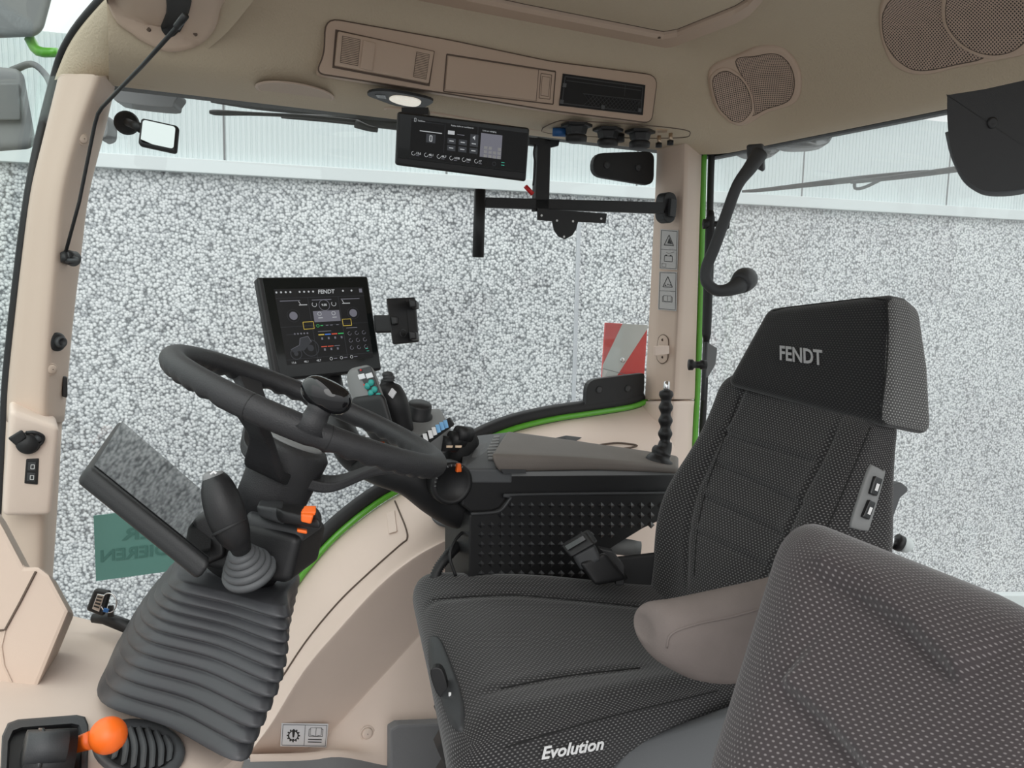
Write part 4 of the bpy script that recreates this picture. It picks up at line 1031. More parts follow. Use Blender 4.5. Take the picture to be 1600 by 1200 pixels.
# swan neck
ob('swan_neck', ptube([(744, 806, 1.76, 22), (716, 794, 1.75, 32), (680, 772, 1.72, 33), (640, 748, 1.68, 28), (600, 735, 1.66, 26), (560, 715, 1.68, 26), (540, 690, 1.66, 24), (525, 640, 1.74, 20), (515, 590, 1.78, 18)], 24, 5), 'black', ac, smooth=True)
# control pod
tq = [D(578, 640, 1.66), D(690, 636, 1.74), D(707, 672, 1.62), D(608, 706, 1.50)]
pod = ob('control_pod', slab(tq, (0, 0, -.045), .012, 6), 'grey', ac, smooth=True)
ob('pod_lower', slab([D(560, 690, 1.50), D(612, 704, 1.48), D(612, 722, 1.47), D(556, 708, 1.50)], (.03, .08, 0), .008, 5), 'grey', ac, smooth=True)
fp = Fr(tq)
c = D(655, 640, 1.66)
ax = (fp.n).normalized()
kb_ = ob('rotary_knob', lathe(c-ax*.012, ax, [(.0005, -.01), (.029, -.01), (.030, 0), (.0255, .004), (.0255, .022), (.023, .026), (.0005, .027)], 32), 'black', pod, smooth=True)
kc_ = [(664, 684), (672, 679), (678, 674), (684, 670), (690, 666), (696, 663)]
for i, (x, y) in enumerate(kc_):
    q = [D(x-4, y-6, 1.475+i*.015), D(x+2, y-7, 1.475+i*.015), D(x+5, y+5, 1.455+i*.015), D(x-1, y+7, 1.455+i*.015)]
    ob('key', slab(q, F*.006, .001, 2), 'label' if i < 3 else 'blue_lt', pod, smooth=True, label='white key' if i < 3 else 'light blue key')
ob('key_bed', slab([D(655, 682, 1.50), D(702, 652, 1.58), D(710, 664, 1.56), D(664, 698, 1.475)], F*.02, .004, 4), 'slot', pod, smooth=True)
for i, (x, y, m_) in enumerate(((577, 678, 'label'), (589, 683, 'red'), (594, 690, 'orange'), (583, 690, 'label'))):
    ob('pod_key', slab([D(x-6, y-6, 1.475), D(x+6, y-5, 1.475), D(x+6, y+5, 1.46), D(x-6, y+5, 1.46)], F*.006, .001, 2), m_, pod, smooth=True)
# wheels near the neck
for i, (x, y) in enumerate(((712, 688), (722, 680), (700, 696))):
    ob('thumb_wheel', tube([D(x-8, y-3, 1.60), D(x+12, y-1, 1.62)], .016, 18), 'black', ac, smooth=True)
for x in (703, 717): ob('wheel_mark', slab([D(x-6, 696, 1.555), D(x+5, 696, 1.555), D(x+4, 700, 1.555), D(x-6, 700, 1.555)], F*.004, .001, 2), 'brass', ac)
ob('wheel_block', ptube([(706, 722, 1.74, 16), (712, 710, 1.74, 20), (720, 696, 1.75, 21), (735, 684, 1.77, 18)], 18, 4), 'slot', ac, smooth=True)
# multifunction joystick
jq = [D(541, 576, 1.50), D(580, 567, 1.47), D(606, 645, 1.44), D(572, 660, 1.46)]
jb = [D(545, 580, 1.56), D(583, 572, 1.54), D(612, 650, 1.52), D(570, 665, 1.53)]
js_ = ob('joystick', rbox(jq, jb, .016, 8, lambda a, b, c: R*(.010*(1-b*b)*-1*(a < 0)*-a)), 'grey', ac, smooth=True, label='grey multifunction joystick')
fj = Fr(jq)
ob('grip', rbox([D(546, 622, 1.47), D(600, 612, 1.435), D(622, 690, 1.42), D(580, 690, 1.45)], [D(546, 622, 1.55), D(600, 620, 1.53), D(620, 690, 1.52), D(580, 690, 1.55)], .014, 6), 'black', js_, smooth=True)
ob('button_plate', slab([fj.p(.42, .06, .003), fj.p(.95, .06, .003), fj.p(1.0, .93, .003), fj.p(.62, .93, .003)], -fj.n*.004, .002), 'dark', js_, smooth=True)
for u, v in ((.62, .42), (.80, .38), (.66, .56), (.84, .52), (.76, .68), (.90, .66)):
    ob('teal_button', lathe(fj.p(u, v, .002), fj.n, [(.0005, 0), (.0065, 0), (.0060, .004), (.0005, .005)], 14), 'teal', js_, smooth=True, label='teal button')
for u, v in ((.52, .22), (.82, .24), (.84, .88)):
    q = [fj.p(u-.13, v-.05, .005), fj.p(u+.13, v-.05, .005), fj.p(u+.13, v+.05, .005), fj.p(u-.13, v+.05, .005)]
    ob('white_button', slab(q, -fj.n*.003, .0015, 3), 'label', js_, smooth=True, label='white button')
for u, v in ((.58, .10), (.52, .38)): ob('red_mark', fj.disc(u, v, .002, .004, .001), 'red', js_)
# black joystick
bj = ob('cross_lever', ptube([(632, 674, 1.60, 15), (624, 652, 1.59, 19), (615, 628, 1.58, 22), (607, 608, 1.58, 19), (605, 599, 1.58, 11), (605, 593, 1.58, 9)], 24, 5), 'black', ac, smooth=True, label='black cross lever')
ob('tip', ptube([(607, 596, 1.58, 12), (607, 593, 1.58, 9), (607, 590, 1.58, 10), (606.5, 588, 1.58, 8), (606, 585, 1.58, 9), (606, 582, 1.58, 7), (606, 580, 1.58, 2)], 18, 3), 'dark', bj, smooth=True)
q = [D(612, 606, 1.535), D(619, 613, 1.535), D(613, 623, 1.535), D(606, 616, 1.535)]
ob('symbol_tile', slab(q, F*.01, .001), 'label', bj)

# terminal on the console
tt = thing('terminal_display', 'large black touch terminal behind the steering wheel showing a machine menu', 'screen', D(500, 510, 1.72))
tn = V((.10, -.97, .22)).normalized(); tp = D(500, 510, 1.72)
px = [(401, 433), (575, 431), (597, 578), (430, 596)]
tq = [onP(tp, tn, x, y) for x, y in px]
ft = Fr(tq)
ob('housing', slab(tq, -ft.n*.03, .006), 'black', tt, smooth=True)
ob('glass', slab([ft.p(.04, .012, .0012), ft.p(.985, .012, .0012), ft.p(.985, .98, .0012), ft.p(.05, .98, .0012)], -ft.n*.002, .001), 'screen', tt, smooth=True)
mb = MB(); o = .0017
X0, X1, Y0, Y1 = .125, .93, .12, .86
def U_(x): return X0+(X1-X0)*x
def V_(y): return Y0+(Y1-Y0)*y
def rc(x0, y0, x1, y1, m_, oo=o): mb.add(ft.rect(U_(x0), V_(y0), U_(x1), V_(y1), oo, .0001), m_)
rc(0, 0, 1, 1, 'slot', .0013)
for a in ((0, .12, 1, .125), (.345, .125, .35, .95), (.69, .125, .695, .95), (0, .5, 1, .505), (0, .93, 1, .935)): rc(*a, 'e_dim')
mb.add(ft.text('FENDT', U_(.47), V_(.075), .0085, o, bold=.015, shear=.15), 'e_white')
for x in (.02, .07, .12, .17, .27, .32, .37, .42, .76, .86): mb.add(ft.disc(U_(x), V_(.045), .0022, o, .0001, 8), 'e_white')
rc(.95, .02, .985, .075, 'e_grey')
for x in (.04, .39, .72): rc(x, .155, x+.22, .165, 'e_grey')
mb.add(ft.ring(U_(.52), V_(.235), .012, .0011, o), 'e_grey'); mb.add(ft.text('9.00', U_(.49), V_(.245), .0048, o, bold=.02), 'e_white')
for x in (.41, .63): mb.add(ft.ring(U_(x), V_(.22), .005, .001, o, -.5, 4), 'e_white')
for x in (.16, .84): 
    mb.add(ft.disc(U_(x), V_(.36), .009, o, .0001), 'e_grey'); mb.add(ft.ring(U_(x), V_(.36), .0135, .0006, o), 'e_dim')
for x in (.24, .73): rc(x, .215, x+.09, .225, 'e_white'); mb.add(ft.line([(U_(x), V_(.17)), (U_(x+.02), V_(.215))], .001, o), 'e_white')
rc(.38, .31, .68, .46, 'e_grey')
for x in (.45, .61): mb.add(ft.ring(U_(x), V_(.35), .004, .0009, o+.0002), 'e_white'); rc(x-.02, .40, x+.03, .41, 'e_white', o+.0002)
mb.add(join(ft.frame(U_(.25), V_(.45), U_(.365), V_(.545), .001, o), ft.frame(U_(.70), V_(.44), U_(.80), V_(.53), .001, o)), 'e_yel')
mb.add(ft.ring(U_(.41), V_(.51), .003, .0009, o), 'e_green'); rc(.44, .505, .47, .515, 'e_green')
for x in (.5, .55, .62): rc(x, .505, x+.03, .515, 'e_grey')
for i, m_ in enumerate(('e_yel', 'e_blue', 'e_red', 'e_green')): rc(.40+i*.075, .625, .465+i*.075, .64, m_); rc(.425+i*.075, .67, .445+i*.075, .70, 'e_grey')
for i, m_ in enumerate(('e_red', 'e_red', 'e_grey')): rc(.41+i*.075, .79, .475+i*.075, .80, m_); rc(.435+i*.075, .82, .455+i*.075, .85, 'e_grey')
rc(.40, .585, .55, .592, 'e_grey'); rc(.73, .56, .86, .567, 'e_grey'); rc(.05, .6, .14, .607, 'e_dim')
for i in range(3):
    for j in range(3): mb.add(ft.ring(U_(.76+i*.085), V_(.64+j*.1), .004, .0009, o, 0, 5, 10), 'e_grey')
# tractor drawing
for x, y, r in ((.12, .86, .012), (.29, .80, .018)): mb.add(ft.ring(U_(x), V_(y), r, .0018, o), 'e_dim'); mb.add(ft.disc(U_(x), V_(y), r*.4, o, .0001), 'e_dim')
mb.add(ft.poly([(U_(a), V_(b)) for a, b in ((.07, .80), (.17, .75), (.19, .66), (.28, .64), (.31, .72), (.22, .82), (.09, .84))], o-.0002, .0001), 'e_dim')
mb.add(ft.line([(U_(a), V_(b)) for a, b in ((.07, .80), (.17, .75), (.19, .66), (.28, .64), (.31, .72))], .0008, o), 'e_grey')
for i in range(5): mb.add(ft.disc(U_(.14+i*.035), V_(.60), .002, o, .0001, 8), 'e_grey')
for i, s in enumerate(('13,6', '48,1', '48,7')): mb.add(ft.text(s, U_(.05+i*.14), V_(.985), .0042, o), 'e_white')
for i in range(3): mb.add(ft.ring(U_(.50+i*.12), V_(.965), .003, .0008, o), 'e_white'); rc(.53+i*.12, .96, .57+i*.12, .972, 'e_grey')
rc(.92, .865, .95, .872, 'e_teal'); rc(.93, .90, .96, .907, 'e_teal')
mb.build('screen_picture', tt)
ob('rear_arm', box(D(530, 560, 1.80), R*.04, U*.03, F*.03), 'black', tt)
# phone holder
ph = thing('phone_holder', 'black phone clamp with two claws beside the terminal', 'holder', D(630, 500, 1.72))
ob('arm', slab([D(583, 492, 1.74), D(612, 492, 1.73), D(614, 519, 1.73), D(586, 520, 1.74)], F*.02, .004), 'black', ph, smooth=True)
hq = [D(603, 466, 1.70), D(648, 464, 1.74), D(654, 534, 1.74), D(613, 538, 1.70)]
ob('back_plate', slab(hq, F*.018, .004), 'black', ph, smooth=True)
fh = Fr(hq)
ob('groove', fh.rect(.66, .02, .68, .98, .0005, .0005), 'seal', ph)
ob('centre_block', slab([D(610, 494, 1.69), D(621, 495, 1.69), D(621, 506, 1.69), D(612, 508, 1.69)], F*.02, .003), 'black', ph, smooth=True)
for y in (474, 524): ob('claw', slab([D(638, y-7, 1.69), D(650, y-6, 1.69), D(651, y+6, 1.69), D(640, y+7, 1.69)], F*.05, .004), 'black', ph, smooth=True)
for k in range(3): ob('emblem', fh.ring(.45, .78, .008, .0007, .0006, k*2.1, k*2.1+1.5, 8), 'mid', ph)
# belt buckle stalk
bk = thing('belt_buckle', 'black seat belt buckle and retractor between armrest console and seat', 'belt buckle', D(925, 870, 1.62))
ob('buckle', rbox([D(876, 853, 1.58), D(915, 829, 1.58), D(930, 850, 1.56), D(892, 872, 1.56)], [D(880, 848, 1.64), D(920, 826, 1.64), D(935, 846, 1.62), D(897, 868, 1.62)], .006, 5), 'black', bk, smooth=True)
ob('slot', slab([D(882, 853, 1.572), D(911, 836, 1.572), D(916, 843, 1.565), D(887, 860, 1.565)], F*.004, .001), 'gloss', bk)
ob('buckle_body', rbox([D(893, 868, 1.57), D(928, 850, 1.57), D(940, 876, 1.57), D(908, 893, 1.57)], [D(895, 866, 1.64), D(928, 848, 1.64), D(942, 874, 1.64), D(910, 890, 1.64)], .008, 5), 'dark', bk, smooth=True)
ob('stalk', rbox([D(905, 880, 1.56), D(945, 862, 1.58), D(978, 905, 1.60), D(930, 915, 1.56)], [D(905, 880, 1.68), D(945, 862, 1.68), D(985, 905, 1.70), D(930, 915, 1.68)], .01, 5), 'black', bk, smooth=True)
ob('bracket', prism([D(936, 857, 1.62), D(958, 862, 1.62), D(976, 885, 1.62), D(975, 915, 1.62), D(962, 915, 1.62), D(962, 890, 1.62), D(948, 872, 1.62)], F*.03), 'black', bk, bevel=.002)
tag(ob('side_air_pipe', ptube([(900, 835, 1.9, 12), (950, 850, 1.9, 14), (1000, 858, 1.9, 12)], 16, 4), 'grey', smooth=True), 'grey tube under the armrest console behind the belt buckle', 'pipe')
tag(ob('seat_frame_box', rbox([D(960, 870, 1.72), D(1050, 860, 1.72), D(1060, 960, 1.72), D(970, 960, 1.72)], [D(960, 870, 1.85), D(1050, 860, 1.85), D(1060, 960, 1.85), D(970, 960, 1.85)], .01, 4), 'slot', smooth=True), 'black bracket in the gap between seat cushion and backrest', 'bracket')
# hoses
hp_ = [(745, 815, 1.78, 9), (722, 845, 1.76, 9), (700, 868, 1.72, 9), (680, 900, 1.70, 9), (672, 960, 1.68, 9)]
P_ = smooth([D(x, y, d) for x, y, d, r in hp_], 20)
tag(ob('corrugated_hose', tube(P_, [.0125 if i % 2 else .0095 for i in range(len(P_))], 12), 'black', smooth=True), 'black corrugated hose curving down behind the seat cushion', 'hose')
tag(ob('thin_cable', tube(smooth([D(735, 822, 1.74), D(712, 843, 1.70), D(703, 870, 1.68), D(712, 900, 1.68)], 6), .0035, 8), 'black', smooth=True), 'thin black cable looping beside the corrugated hose', 'cable')
# vent in the wheel arch lining
c = onS(693, 803, .003); n_ = (c-onS(660, 803, .003)).cross(c-onS(693, 780, .003)).normalized(); n_ = n_ if n_.dot(CAM-c) > 0 else -n_
vent(None, c, (onP(c, n_, 713, 803)-onP(c, n_, 671, 803))/2, (onP(c, n_, 690, 784)-onP(c, n_, 697, 824))/2, n_, 'round grey air vent in the wheel arch lining beside the hose', None, 6)
# ================================================================== SEATS
def pxtext(body, pn, bl, br, tl, bold=0.0, shear=0.0, ext=0.0005, o=0.0006, mirror=False):
    p, n = pn
    A_, B_, T_ = onP(p+n*o, n, *bl), onP(p+n*o, n, *br), onP(p+n*o, n, *tl)
    g = text(body, V((0, 0, 0)), V((1, 0, 0)), V((0, 1, 0)), .7, V((0, 0, 1)), bold, shear, 1.0)
    x0, x1 = min(v.x for v in g[0]), max(v.x for v in g[0]); y1 = max(v.y for v in g[0]); y0 = min(0, min(v.y for v in g[0]))
    ux, uy = (B_-A_)/(x1-x0), (T_-A_)/y1
    if mirror: return [A_+ux*(x1-v.x)+uy*v.y+n*ext*v.z for v in g[0]], g[1]
    return [A_+ux*(v.x-x0)+uy*v.y+n*ext*v.z for v in g[0]], g[1]
def seam(bt, pts, par, r=.0014, m_='seam', o=.0004, nm='seam', n=5):
    P_ = [hit(bt, v.x, v.y, o) for v in smooth([V((x, y, 0)) for x, y in pts], n)]; P_ = [p for p in P_ if p]
    return ob(nm, tube(P_, r, 6), m_, par, smooth=True)
ds = thing('driver_seat', 'dark dotted fabric driver seat with bolstered back and headrest carrying silver lettering', 'seat', V((.8, 1.2, .0)))
zt = .665
# cushion: near side quad then far side quad; a runs front to back
nq = [onZ(zt-.01, 722, 1178), onZ(zt-.01, 1235, 1040), None, None]
nq[2] = nq[1]+V((.02, .02, -.17)); nq[3] = nq[0]+V((.02, .015, -.17))
fq = [onZ(zt, 632, 892), onZ(zt, 1075, 905), None, None]
fq[2] = fq[1]+V((-.0, -.03, -.16)); fq[3] = fq[0]+V((.09, -.03, -.20))
CLN = [([(655, 940), (676, 937), (740, 931), (807, 929), (889, 936), (1030, 950), (1060, 956)], .004, 3.5, 0, 1), ([(745, 1085), (782, 1076), (867, 1059), (932, 1051), (1020, 1042)], .004, 4, .003, 30), ([(760, 1140), (800, 1121), (880, 1098), (960, 1084), (1060, 1066), (1120, 1060)], .004, 6, .0, 30)]
def cdisp(a, b, c):
    h = 0
    if b > -.2:
        k = min(1, (b+.2))
        h += .020*math.exp(-((c-.80)/.22)**2)*math.exp(-((a+.25)/.65)**2)*k
        h += .012*math.exp(-((c+.86)/.2)**2)*math.exp(-((a+.1)/.7)**2)*k
        h += .010*math.exp(-((a+.8)/.25)**2)*k
        h -= .012*math.exp(-((a-.5)/.5)**2)*math.exp(-(c/.6)**2)*k
        Q1, Q2 = nq[0]*(1-a)/2+nq[1]*(1+a)/2, fq[0]*(1-a)/2+fq[1]*(1+a)/2
        if b > .8: h += crease((Q1*(1-c)/2+Q2*(1+c)/2)+V((0, 0, h)), CLN)
    s = V((0, 0, h))
    if a < -.5: s += V((-.018*(1-b*b)*(-a-.5)*2, 0, 0))
    return s
cg = rbox(nq, fq, .055, 56, cdisp); BCU = bvh(cg)
cu = ob('cushion', cg, 'fab', ds, smooth=True, label='dark dotted fabric seat cushion')
seam(BCU, [(676, 937), (740, 932), (807, 930), (889, 937), (960, 944), (1030, 952)], cu)
seam(BCU, [(782, 1076), (867, 1059), (932, 1051), (1000, 1044)], cu)
seam(BCU, [(790, 1168), (860, 1146), (960, 1118), (1060, 1094), (1120, 1080)], cu)
hp0 = hit(BCU, 895, 1178); hn = (hit(BCU, 860, 1180)-hp0).cross(hit(BCU, 895, 1192)-hp0).normalized(); hn = hn if hn.dot(CAM-hp0) > 0 else -hn
ob('lettering', pxtext('Evolution', (hp0, hn), (846, 1186), (943, 1170), (846, 1167), bold=.02, shear=.25, o=.004, ext=.001), 'white', cu, label='white embroidered word')
# backrest
F_ = [D(1122, 582, 1.74), D(1362, 652, 1.37), D(1205, 1060, 1.30), D(1006, 945, 1.75)]
ex = V((.10, -.012, .005)); exb = V((.19, -.02, .02))
B_ = [F_[0]+ex, F_[1]+ex*.74, F_[2]+V((.25, -.035, .02)), F_[3]+exb]
FN = (F_[1]-F_[0]).cross(F_[3]-F_[0]).normalized(); FN = FN if FN.dot(CAM-F_[0]) > 0 else -FN
BL = [([(1125, 672), (1160, 688), (1217, 704), (1290, 726)], .009, 4.5, .006, 26), ([(1118, 724), (1174, 748), (1215, 768), (1262, 792)], .009, 4.5, .006, 26), ([(1102, 775), (1155, 800), (1195, 818), (1235, 840)], .009, 4.5, .006, 26), ([(1090, 830), (1140, 852), (1180, 872), (1215, 892)], .008, 4.5, .005, 24),
  ([(1168, 590), (1150, 640), (1125, 700), (1105, 770), (1090, 850), (1082, 930)], .006, 3.5, 0, 1), ([(1318, 640), (1290, 710), (1262, 765), (1235, 830), (1200, 900), (1170, 960)], .007, 4, 0, 1)]
def bdisp(a, b, c):
    f = max(0, -c)
    h = .024*math.exp(-((abs(a)-.80)/.20)**2)*math.exp(-((b+.25)/.75)**2)
    h += .022*math.exp(-((b+.45)/.45)**2)*math.exp(-(a/.6)**2)
    def bl4(Q): return (Q[3]*(1-a)/2+Q[2]*(1+a)/2)*(1-b)/2+(Q[0]*(1-a)/2+Q[1]*(1+a)/2)*(1+b)/2
    if c < -.5: h += crease(bl4(F_), BL)
    s = FN*h*f
    side = (F_[0]-F_[1]).normalized()
    if a < 0: s += side*.055*math.exp(-((b+.15)/.50)**2)*(-a)
    else: s -= side*.012*math.exp(-((b+.2)/.5)**2)*a
    return s
bg_ = rbox(F_, B_, .04, 90, bdisp); BBK = bvh(bg_)
br = ob('backrest', bg_, 'fab', ds, smooth=True, label='dark dotted fabric backrest')
seam(BBK, [(1360, 668), (1330, 740), (1290, 830), (1240, 930)], br, .0012)
seam(BBK, [(1155, 620), (1130, 690), (1105, 760), (1090, 830), (1085, 900)], br, .0012)
# headrest
H1 = [D(1198, 482, 1.69), D(1392, 458, 1.37), D(1382, 668, 1.345), D(1132, 600, 1.665)]
H2 = [D(1235, 484, 1.80), D(1448, 470, 1.46), D(1462, 684, 1.42), D(1165, 610, 1.78)]
def hdisp(a, b, c):
    s = V((0, 0, 0))
    if a > 0 and c > 0: s += R*(-.012*a*c*max(0, b))-U*.012*a*c*max(0, b)
    return s
hg = rbox(H1, H2, .022, 10, hdisp); BH = bvh(hg)
hN = (H1[1]-H1[0]).cross(H1[3]-H1[0]).normalized(); hN = hN if hN.dot(CAM-H1[0]) > 0 else -hN
hd = MB()
side_n = (H1[1]-H1[0]).normalized()
for f, u in zip(hg[1], hg[2]):
    a_, b_, c_ = hg[0][f[0]], hg[0][f[1]], hg[0][f[2]]; n = (b_-a_).cross(c_-a_)
    n = n.normalized() if n.length > 0 else hN
    if n.dot(sum((hg[0][k] for k in f), V((0, 0, 0)))/4-sum(H1+H2, V((0, 0, 0)))/8) < 0: n = -n
    hd.add(([hg[0][k] for k in f], [list(range(4))], [u]), 'fabs' if n.dot(side_n) > .72 else 'fabh', True)
import types
me_ = hd.build('headrest', ds, label='dark fabric headrest with paler dotted side', fix=False)
bm = bmesh.new(); bm.from_mesh(me_.data); bmesh.ops.remove_doubles(bm, verts=bm.verts, dist=1e-6); bmesh.ops.recalc_face_normals(bm, faces=bm.faces); bm.to_mesh(me_.data); bm.free()
pc = [hit(BH, x, y) for x, y in ((1219, 562), (1290, 571), (1217, 540), (1292, 548))]; hN = (pc[1]-pc[0]).cross(pc[2]-pc[0]).normalized(); hN = hN if hN.dot(CAM-pc[0]) > 0 else -hN; pc = pc[0]+hN*.001
ob('lettering', pxtext('FENDT', (pc, hN), (1219, 562), (1288, 571), (1217, 540), bold=.022, shear=.12, o=.002, ext=.0015), 'silver', me_, label='silver raised letters')
seam(BH, [(1208, 486), (1260, 474), (1330, 467), (1376, 468), (1386, 480), (1386, 560), (1376, 650)], me_, .0016)
# switch panel on the near side of the backrest
swp = [(1356, 730), (1363, 728), (1376, 735), (1379, 742), (1356, 822), (1350, 829), (1334, 826), (1327, 819), (1340, 775)]
sw = ob('switch_panel', decal(BBK, swp, .006, 4, .002, 4), 'grey', ds, smooth=True, fix=False, label='grey switch panel')
for pts in ([(1360, 743), (1372, 748), (1363, 775), (1352, 771)], [(1351, 780), (1361, 785), (1351, 812), (1340, 807)]):
    q = [hit(BBK, x, y, .012) for x, y in pts]; q = [p for p in q]
    n_ = (q[1]-q[0]).cross(q[3]-q[0]).normalized(); n_ = n_ if n_.dot(CAM-q[0]) > 0 else -n_
    s_ = ob('rocker_switch', slab(q, -n_*.010, .002, 3), 'gloss', sw, smooth=True)
    ob('symbol', Fr(q).rect(.35, .35, .75, .75, .0006, .0004), 'white', s_)
# handle behind
ob('recline_handle', prism([D(x, y, 1.47) for x, y in [(1394, 758), (1409, 754), (1419, 762), (1419, 768), (1407, 778), (1384, 842), (1370, 838), (1390, 776)]], F*.03), 'mid', ds, bevel=.003)
# left armrest
rg = []
for x, yt, yb, d, wdt in [(1005, 968, 992, 1.13, .014), (1008, 955, 1006, 1.125, .030), (1024, 942, 1030, 1.12, .041), (1055, 936, 1050, 1.12, .044), (1090, 928, 1064, 1.125, .046), (1140, 916, 1068, 1.13, .046), (1190, 905, 1052, 1.15, .046), (1250, 890, 1030, 1.17, .046), (1340, 868, 1000, 1.20, .046)]:
    c = D(x, (yt+yb)/2, d); up = (D(x, yt, d)-D(x, yb, d))/2; sd_ = V((.05, .99, .0))
    up = up-sd_*up.dot(sd_)
    rg.append([c+up*cos(t)*(1.0 if abs(cos(t)) > .9 else .98)+sd_*wdt*(abs(sin(t))**.75)*(1 if sin(t) > 0 else -1) for t in [2*pi*k/12 for k in range(12)]])
ag = loft(rg, 6, 3); BAR = bvh(ag)
ar = ob('armrest', ag, 'suede', ds, smooth=True, label='worn grey-brown suede armrest')
seam(BAR, [(1042, 1012), (1050, 990), (1090, 975), (1150, 962), (1225, 940)], ar, .0016, 'suede')
# front control plate with two levers
cp_ = [(673, 1004), (680, 996), (690, 1002), (704, 1035), (720, 1080), (726, 1110), (723, 1143), (708, 1134), (694, 1098), (676, 1048)]
sc = ob('control_plate', decal(BCU, cp_, .006, 4, .002, 3, fb=sD(1.30)), 'dark', ds, smooth=True, fix=False)
for pts in ([(672, 1048), (690, 1046), (700, 1080), (692, 1092), (680, 1080)], [(690, 1092), (708, 1090), (722, 1132), (720, 1144), (704, 1136)]):
    q = smooth([V((x, y, 0)) for x, y in pts], 4, True); d_ = (hit(BCU, 700, 1070, 0, sD(1.30))-CAM).dot(F)-.02
    ob('adjustment_lever', prism([D(v.x, v.y, d_) for v in q], F*.02), 'black', sc, bevel=.003)
for x, y in ((686, 1047), (708, 1090)):
    p = hit(BCU, x, y, .008, sD(1.28)); ob('symbol', box(p, R*.002, U*.003, F*.0006), 'white', sc)
# base under the cushion
ob('side_cover', rbox([D(985, 1160, 1.26), D(1230, 1070, 1.30), D(1230, 1240, 1.26), D(900, 1260, 1.20)], [D(985, 1160, 1.40), D(1230, 1070, 1.45), D(1230, 1240, 1.40), D(900, 1260, 1.35)], .02, 6), 'mid', ds, smooth=True)
rr = []
for k in range(13):
    t = k/12; s = 1.0 if k % 2 else .94
    c = V((.80, 1.22, .47-.44*t)); hx, hy = .235*s, .235*s
    rr.append(smooth([c+V((x*hx, y*hy, 0)) for x, y in ((-1, -.8), (-.8, -1), (0, -1.03), (.8, -1), (1, -.8), (1, .8), (.8, 1), (0, 1.03), (-.8, 1), (-1, .8))], 3, True))
ob('suspension_bellows', skin(rr), 'black', ds, smooth=True)
ob('seat_pan', slab([V((.60, 1.02, .50)), V((1.08, .98, .50)), V((1.12, 1.40, .50)), V((.66, 1.44, .50))], (0, 0, -.05), .01), 'black', ds, smooth=True)

# instructor seat in the foreground
P1_ = [D(1236, 806, 1.00), D(1700, 990, .74), D(1640, 1420, .62), D(1075, 1330, .84)]
pe = V((.10, .10, -.03))
P2_ = [p+pe for p in P1_]
PN = (P1_[1]-P1_[0]).cross(P1_[3]-P1_[0]).normalized(); PN = PN if PN.dot(CAM-P1_[0]) > 0 else -PN
PLN = [([(1255, 890), (1300, 910), (1350, 938), (1420, 985), (1475, 1040), (1500, 1070)], .012, 11, .022, 75), ([(1215, 1070), (1245, 1092), (1290, 1132), (1340, 1190), (1380, 1240)], .012, 11, .020, 75)]
def pdisp(a, b, c):
    f = max(0, -c)
    h = .012*math.exp(-((a+.72)/.25)**2)
    def bl5(Q): return (Q[3]*(1-a)/2+Q[2]*(1+a)/2)*(1-b)/2+(Q[0]*(1-a)/2+Q[1]*(1+a)/2)*(1+b)/2
    if c < -.3: h += crease(bl5(P1_)+PN*h, PLN)
    s = PN*h*f
    s += U*(.0)*(1-a*a)
    return s
pg_ = rbox(P1_, P2_, .055, 120, pdisp)
ps = thing('instructor_seat', 'greyish dotted fabric backrest of the folding passenger seat in the foreground', 'seat', V((.72, .62, .55)))
ob('backrest', pg_, 'fabp', ps, smooth=True)

# ================================================================== REAR CORNER
gh = thing('grab_handle', 'black curved grab handle mounted high on the rear window frame', 'grab handle', D(1180, 235, 1.98))
ob('bar', ptube([(1187, 240, 1.96, 13), (1172, 262, 1.95, 11), (1152, 290, 1.95, 9), (1135, 335, 1.96, 9), (1117, 385, 1.97, 9), (1104, 418, 1.98, 9), (1104, 440, 1.98, 9), (1118, 453, 1.98, 9), (1137, 453, 1.98, 10), (1153, 446, 1.99, 14), (1163, 440, 2.02, 17)], 16, 5), 'dark', gh, smooth=True)
ob('upper_foot', rbox([D(1166, 226, 1.98), D(1192, 224, 1.98), D(1194, 270, 1.98), D(1168, 256, 1.98)], [D(1168, 226, 2.06), D(1194, 224, 2.06), D(1196, 268, 2.06), D(1170, 256, 2.06)], .008, 5), 'dark', gh, smooth=True)
ob('lower_foot', ptube([(1156, 444, 1.99, 16), (1162, 438, 2.01, 19), (1166, 436, 2.04, 18)], 18, 3), 'dark', gh, smooth=True)
gs_ = thing('gas_strut', 'black gas strut along the rear window edge below the grab handle', 'strut', D(1105, 600, 2.25))
ob('cylinder', ptube([(1110, 340, 2.2, 1), (1110, 341, 2.2, 7), (1104, 522, 2.22, 7), (1104, 523, 2.22, 1)], 14, 2), 'black', gs_, smooth=True)
ob('rod', ptube([(1104, 520, 2.22, 3.5), (1098, 625, 2.24, 3.5)], 10, 2), 'dark', gs_, smooth=True)
ob('ball_end', lathe(D(1118, 350, 2.2), R, [(.0005, -.035), (.014, -.034), (.014, -.02), (.008, -.018), (.008, .018), (.014, .02), (.016, .03), (.014, .036), (.0005, .037)], 18), 'black', gs_, smooth=True)
tag(ob('hinge_bolt', lathe(D(1076, 570, 2.02), R, [(.0005, 0), (.014, 0), (.014, .010), (.009, .014), (.009, .028), (.012, .03), (.012, .045), (.0005, .046)], 18), 'black', smooth=True), 'black hinge bolt across the green strip low on the rear pillar', 'bolt')
